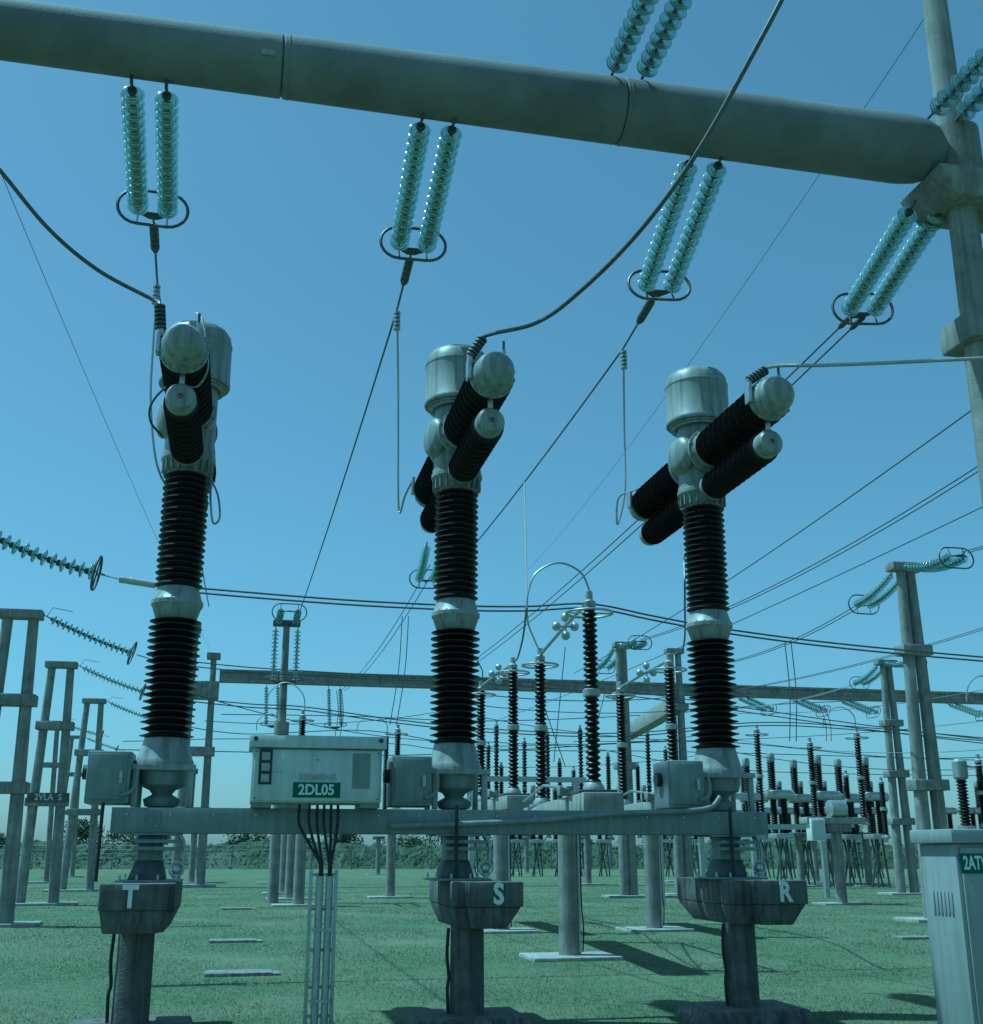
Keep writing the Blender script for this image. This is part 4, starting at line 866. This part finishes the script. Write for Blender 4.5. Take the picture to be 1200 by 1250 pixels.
LL = (PY(765, 878, 62) - PY(828, 858, 49)).length
MB().box((0, -0.3, -0.35), (LL, 0.3, 0.3)).build('beam_segment', 'concrete_pale', t, bevel=0.02)
# far transformer-like boxes on the right edge
for px, py, Yb, lab in ((1172, 940, 36, 'pale bushing head right of the tall portal'),):
    p = PY(px, py, Yb)
    t = thing('voltage_transformer', 'dark column instrument transformer with ' + lab, 'transformer', (p.x, p.y, 0), GA)
    MB().cyl((0, 0, 0), (0, 0, 2.3), 0.2, 0.19, 16).build('post', 'concrete_post', t); MB().lathe(sheds(2.45, p.z - 0.3, 0.11, 0.18, 14, 0.2), n=16).build('insulator', 'porcelain', t, ang=50)
    MB().lathe([(0.26, 2.3), (0.26, 2.45)], n=16).build('foot', 'steel', t); MB().lathe([(0.15, p.z - 0.3), (0.22, p.z - 0.22), (0.22, p.z + 0.25), (0.15, p.z + 0.33), (0.02, p.z + 0.35)], n=20).build('head', 'tank', t)

# back row of distant equipment
for px, yt in ((596, 905), (606, 880), (612, 930), (640, 900), (668, 890), (683, 925), (700, 935), (708, 885), (742, 918), (778, 930), (790, 890), (812, 910), (850, 925), (905, 935)):
    d = ray(px, yt); lone_insulator('thin distant post insulator in the back row between the S and R breakers', px, yt, 64, 2.4, ring=0, group='thin distant insulators between S and R', ro=0.15)
for px in (930, 955, 981, 1010, 1036, 1066, 1150, 1178, 1196):
    d = ray(px, 953); Yb = (6.4 - EYE) / d.z * d.y; p = PY(px, 953, Yb); p.z = 0
    copy_thing(fb, p, 'tiny distant grey-capped breaker in the back row beyond the far breakers')['group'] = 'tiny back row breakers'
for px in (578, 600, 630, 655, 682, 705, 735, 760, 790, 815, 842, 870, 893):
    d = ray(px, 958); Yb = (6.4 - EYE) / d.z * d.y; p = PY(px, 958, Yb); p.z = 0
    copy_thing(fb, p, 'tiny distant grey-capped breaker behind the disconnectors')['group'] = 'tiny breakers behind the disconnectors'
for i, (x0, y0, x1, y1, Y0, Y1, lab) in enumerate(((590, 848, 905, 838, 36, 44, 'thin wire crossing above the disconnectors'), (560, 870, 900, 905, 50, 58, 'thin wire sloping down behind the nearest disconnector'), (700, 905, 1200, 880, 55, 70, 'thin wire rising toward the tall portal'), (880, 915, 1200, 938, 48, 50, 'thin wire just above the far breaker caps'), (230, 845, 545, 905, 40, 52, 'thin wire sloping behind the 2DL05 cabinet roof'), (560, 935, 880, 918, 60, 66, 'thin low wire behind the disconnector insulators'), (660, 850, 690, 935, 40, 40, 'thin hanging wire behind the nearest disconnector'), (740, 840, 716, 930, 42, 42, 'thin slanting drop wire beside the nearest disconnector'), (560, 858, 880, 862, 44, 52, 'thin wire level with the far gantry beam behind the disconnectors'), (585, 905, 900, 890, 46, 54, 'thin wire rising behind the disconnector beside the R breaker'), (880, 870, 1200, 842, 60, 48, 'thin wire rising past the thinner portal'), (884, 900, 1200, 915, 52, 46, 'thin wire sagging in front of the thinner portal'), (250, 880, 540, 868, 48, 60, 'thin wire just under the far gantry beam above the 2DL05 cabinet'), (690, 790, 676, 930, 38, 38, 'thin hanging wire from the contact balls of the nearest disconnector'))):
    wire('thin_wire', lab, sagline(PY(x0, y0, Y0), PY(x1, y1, Y1), 0.35 if abs(x1 - x0) > 60 else 0.02), 0.017, 'cable', 'thin background wires')
for px, py, Yb, L, lab in ((640, 948, 46, 5.0, 'behind the disconnector beside the S breaker'), (860, 968, 40, 4.0, 'behind the R breaker base'), (930, 1006, 46, 6.0, 'under the far breakers')):
    p = PY(px, py, Yb); t = thing('crossbar', 'horizontal steel crossbar on two legs ' + lab, 'crossbar', (p.x, p.y, 0), GA, 'steel crossbars in the yard')
    MB().box((-L/2, -0.08, p.z - 0.2), (L/2, 0.08, p.z)).build('bar', 'steel', t)
    for sx in (-1, 1): MB().box((sx*L*0.42 - 0.09, -0.09, 0), (sx*L*0.42 + 0.09, 0.09, p.z - 0.202)).build('leg', 'steel', t)

# ------------------------------------------------------------------ trench covers in the lawn
for px, py, w_, d_, lab in ((291, 1190, 0.95, 0.5, 'nearest concrete trench cover lying in the lawn left of the cable ladder'), (284, 1150, 0.9, 0.5, 'second concrete trench cover lying in the lawn behind the nearest one'),
                            (289, 1110, 0.9, 0.55, 'flat concrete cover in the lawn behind the other two covers'), (262, 1078, 1.3, 0.5, 'far concrete cover near the far gantry post'), (1120, 1146, 0.9, 0.4, 'low concrete cover in the lawn beside the 2ATV cabinet'),
                            (565, 1060, 2.4, 0.7, 'long pale concrete kerb in the lawn behind the S pedestal'), (820, 1095, 0.9, 0.6, 'small pale cover in the lawn behind the R pedestal')):
    p = GR(px, py); t = thing('trench_cover', lab, 'cover', p, GA, 'concrete covers in the lawn')
    MB().box((-w_/2, -d_/2, -0.05), (w_/2, d_/2, 0.05)).build('slab', 'concrete', t, bevel=0.015)
    MB().box((w_/2 + 0.01, -d_/2 + 0.04, -0.05), (w_/2 + 0.12, d_/2 - 0.04, 0.03)).build('edging', 'concrete', t, bevel=0.01)
# kerb line at far right
p0 = PZ(835, 1079, 0); p1 = PZ(1135, 1083, 0)
tag(MB().hull([p0 - GV*0.15, p1 - GV*0.15, p1 + GV*0.15, p0 + GV*0.15], [p0 - GV*0.15 + UP*0.16, p1 - GV*0.15 + UP*0.16, p1 + GV*0.15 + UP*0.16, p0 + GV*0.15 + UP*0.16]).build('kerb', 'concrete_pale'), 'low pale kerb under the far breakers right of the R pedestal', 'kerb')

# ------------------------------------------------------------------ boundary: fence, scrub, trees
YF = 120.0
t = thing('wire_fence', 'wire boundary fence on slim posts in front of the scrub', 'fence', (0, YF, 0), 0)
for i in range(28): MB().box((-54 + 4*i - 0.06, -0.06, 0), (-54 + 4*i + 0.06, 0.06, 2.5)).build('fence_post', 'concrete', t)
for zz in (0.3, 0.7, 1.1, 1.5, 1.9, 2.3): MB().tube([(-54, -0.08, zz), (54, -0.08, zz)], 0.012, 4).build('strand', 'wire', t)
sm = MB()
def leaf(mb, p, s):
    a = Vector((random.gauss(0, 1), random.gauss(0, 1), random.gauss(0, 1))).normalized(); b = a.orthogonal().normalized(); q = Quaternion(a, random.uniform(0, 6.28)); b = q @ b; c = a.cross(b)
    mb._add([p + b*s, p + c*s*0.55, p - b*s, p - c*s*0.55], [(0, 1, 2, 3)])
for i in range(42000):
    x = random.uniform(-75, 75); y = YF + 3 + 30*random.random()
    hh = (1.5 + 1.1*math.sin(x*0.21 + 1.3*math.sin(y*0.3)) + 0.7*math.sin(x*0.63 + y)) * 0.35 + 0.7 + (y - YF - 3)*0.045
    leaf(sm, Vector((x, y, random.random()**0.6*hh)), random.uniform(0.10, 0.24))
def hedge_h(x, y): return max(0.1, 1.0 + 0.45*math.sin(x*0.21 + 1.3*math.sin(y*0.3)) + 0.3*math.sin(x*0.63 + y) + 0.2*math.sin(x*1.9 + y*2.1) + (y - YF - 3)*0.045)
nx, ny = 300, 12
gv = [Vector((-80 + 160*i/nx, YF + 3 + 32*j/ny, (hedge_h(-80 + 160*i/nx, YF + 3 + 32*j/ny) + random.uniform(-0.18, 0.18)) if 0 < j else 0.0)) for j in range(ny + 1) for i in range(nx + 1)]
sm._add(gv, [(j*(nx+1)+i, j*(nx+1)+i+1, (j+1)*(nx+1)+i+1, (j+1)*(nx+1)+i) for j in range(ny) for i in range(nx)])
me = bpy.data.meshes.new('scrub'); me.from_pydata(sm.v, [], sm.f); me.materials.append(M['shrub'])
tag(link('scrub', me), 'belt of tall grass and scrub beyond the wire fence', 'scrub', kind='stuff')
def tree(label, x, y, h, rx):
    t = thing('tree', label, 'tree', (x, y, 0), 0, 'trees beyond the fence')
    tr = MB().cyl((0, 0, 0), (0.1, 0, h*0.55), 0.18, 0.09, 8)
    for k in range(4): q = random.uniform(0, 6.28); tr.cyl((0.08, 0, h*(0.3 + 0.06*k)), (0.1 + rx*0.55*math.cos(q), rx*0.55*math.sin(q), h*0.72), 0.07, 0.03, 6)
    tr.build('trunk', 'bark', t)
    cr = MB(); cl = [(random.uniform(-0.65, 0.65)*rx, random.uniform(-0.6, 0.6)*rx, h*random.uniform(0.45, 0.85), rx*random.uniform(0.32, 0.55)) for _ in range(9)]
    for k in range(1500):
        cx_, cy_, cz_, r_ = random.choice(cl); d = Vector((random.gauss(0, 1), random.gauss(0, 1), random.gauss(0, 1))).normalized()*r_*random.uniform(0.5, 1.08)
        leaf(cr, Vector((cx_, cy_, cz_)) + Vector((d.x, d.y, d.z*0.8)), random.uniform(0.12, 0.26))
    me = bpy.data.meshes.new('crown'); me.from_pydata(cr.v, [], cr.f); me.materials.append(M['leaf']); link('crown', me, t)
    return t
TL = [(-62, 150, 5.5, 3.4, 'round tree behind the tallest left portal'), (-54, 148, 5.2, 3.2, 'round tree behind the posts of the 2VLA S portal'), (-48.5, 149, 5.8, 3.2, 'bushy tree just beside the slender left portal'), (-43.5, 152, 4.6, 2.8, 'lower tree left of the T breaker mechanism box'),
      (-34, 155, 4.4, 3.0, 'low tree behind the pedestal lettered T'), (-25, 154, 4.6, 3.2, 'dark tree behind the row of short support posts'), (-20, 152, 4.9, 3.0, 'dark tree behind the 2DL05 cable ladder'), (-12, 156, 4.2, 3.4, 'low spreading tree left of the lone support post'),
      (-5.5, 150, 5.0, 3.0, 'dark tree behind the pedestal lettered S'), (4, 155, 4.6, 3.2, 'tree behind the nearest disconnector post'), (13, 156, 4.4, 3.2, 'tree between the disconnector post and the R pedestal'), (24, 152, 4.6, 3.2, 'tree behind the pedestal lettered R'), (36, 152, 4.8, 3.4, 'tree behind the far breaker frames'), (47, 154, 4.8, 3.4, 'tree behind the thinner portal')]
TL = [(x, y + 14*((k*7) % 5)/4, h*(0.72 + 0.16*((k*3) % 5)), rx*(0.8 + 0.12*((k*2) % 5)), lab) for k, (x, y, h, rx, lab) in enumerate(TL)]
for x, y, h, rx, lab in TL: tree('leafy ' + lab, x, y, h, rx)
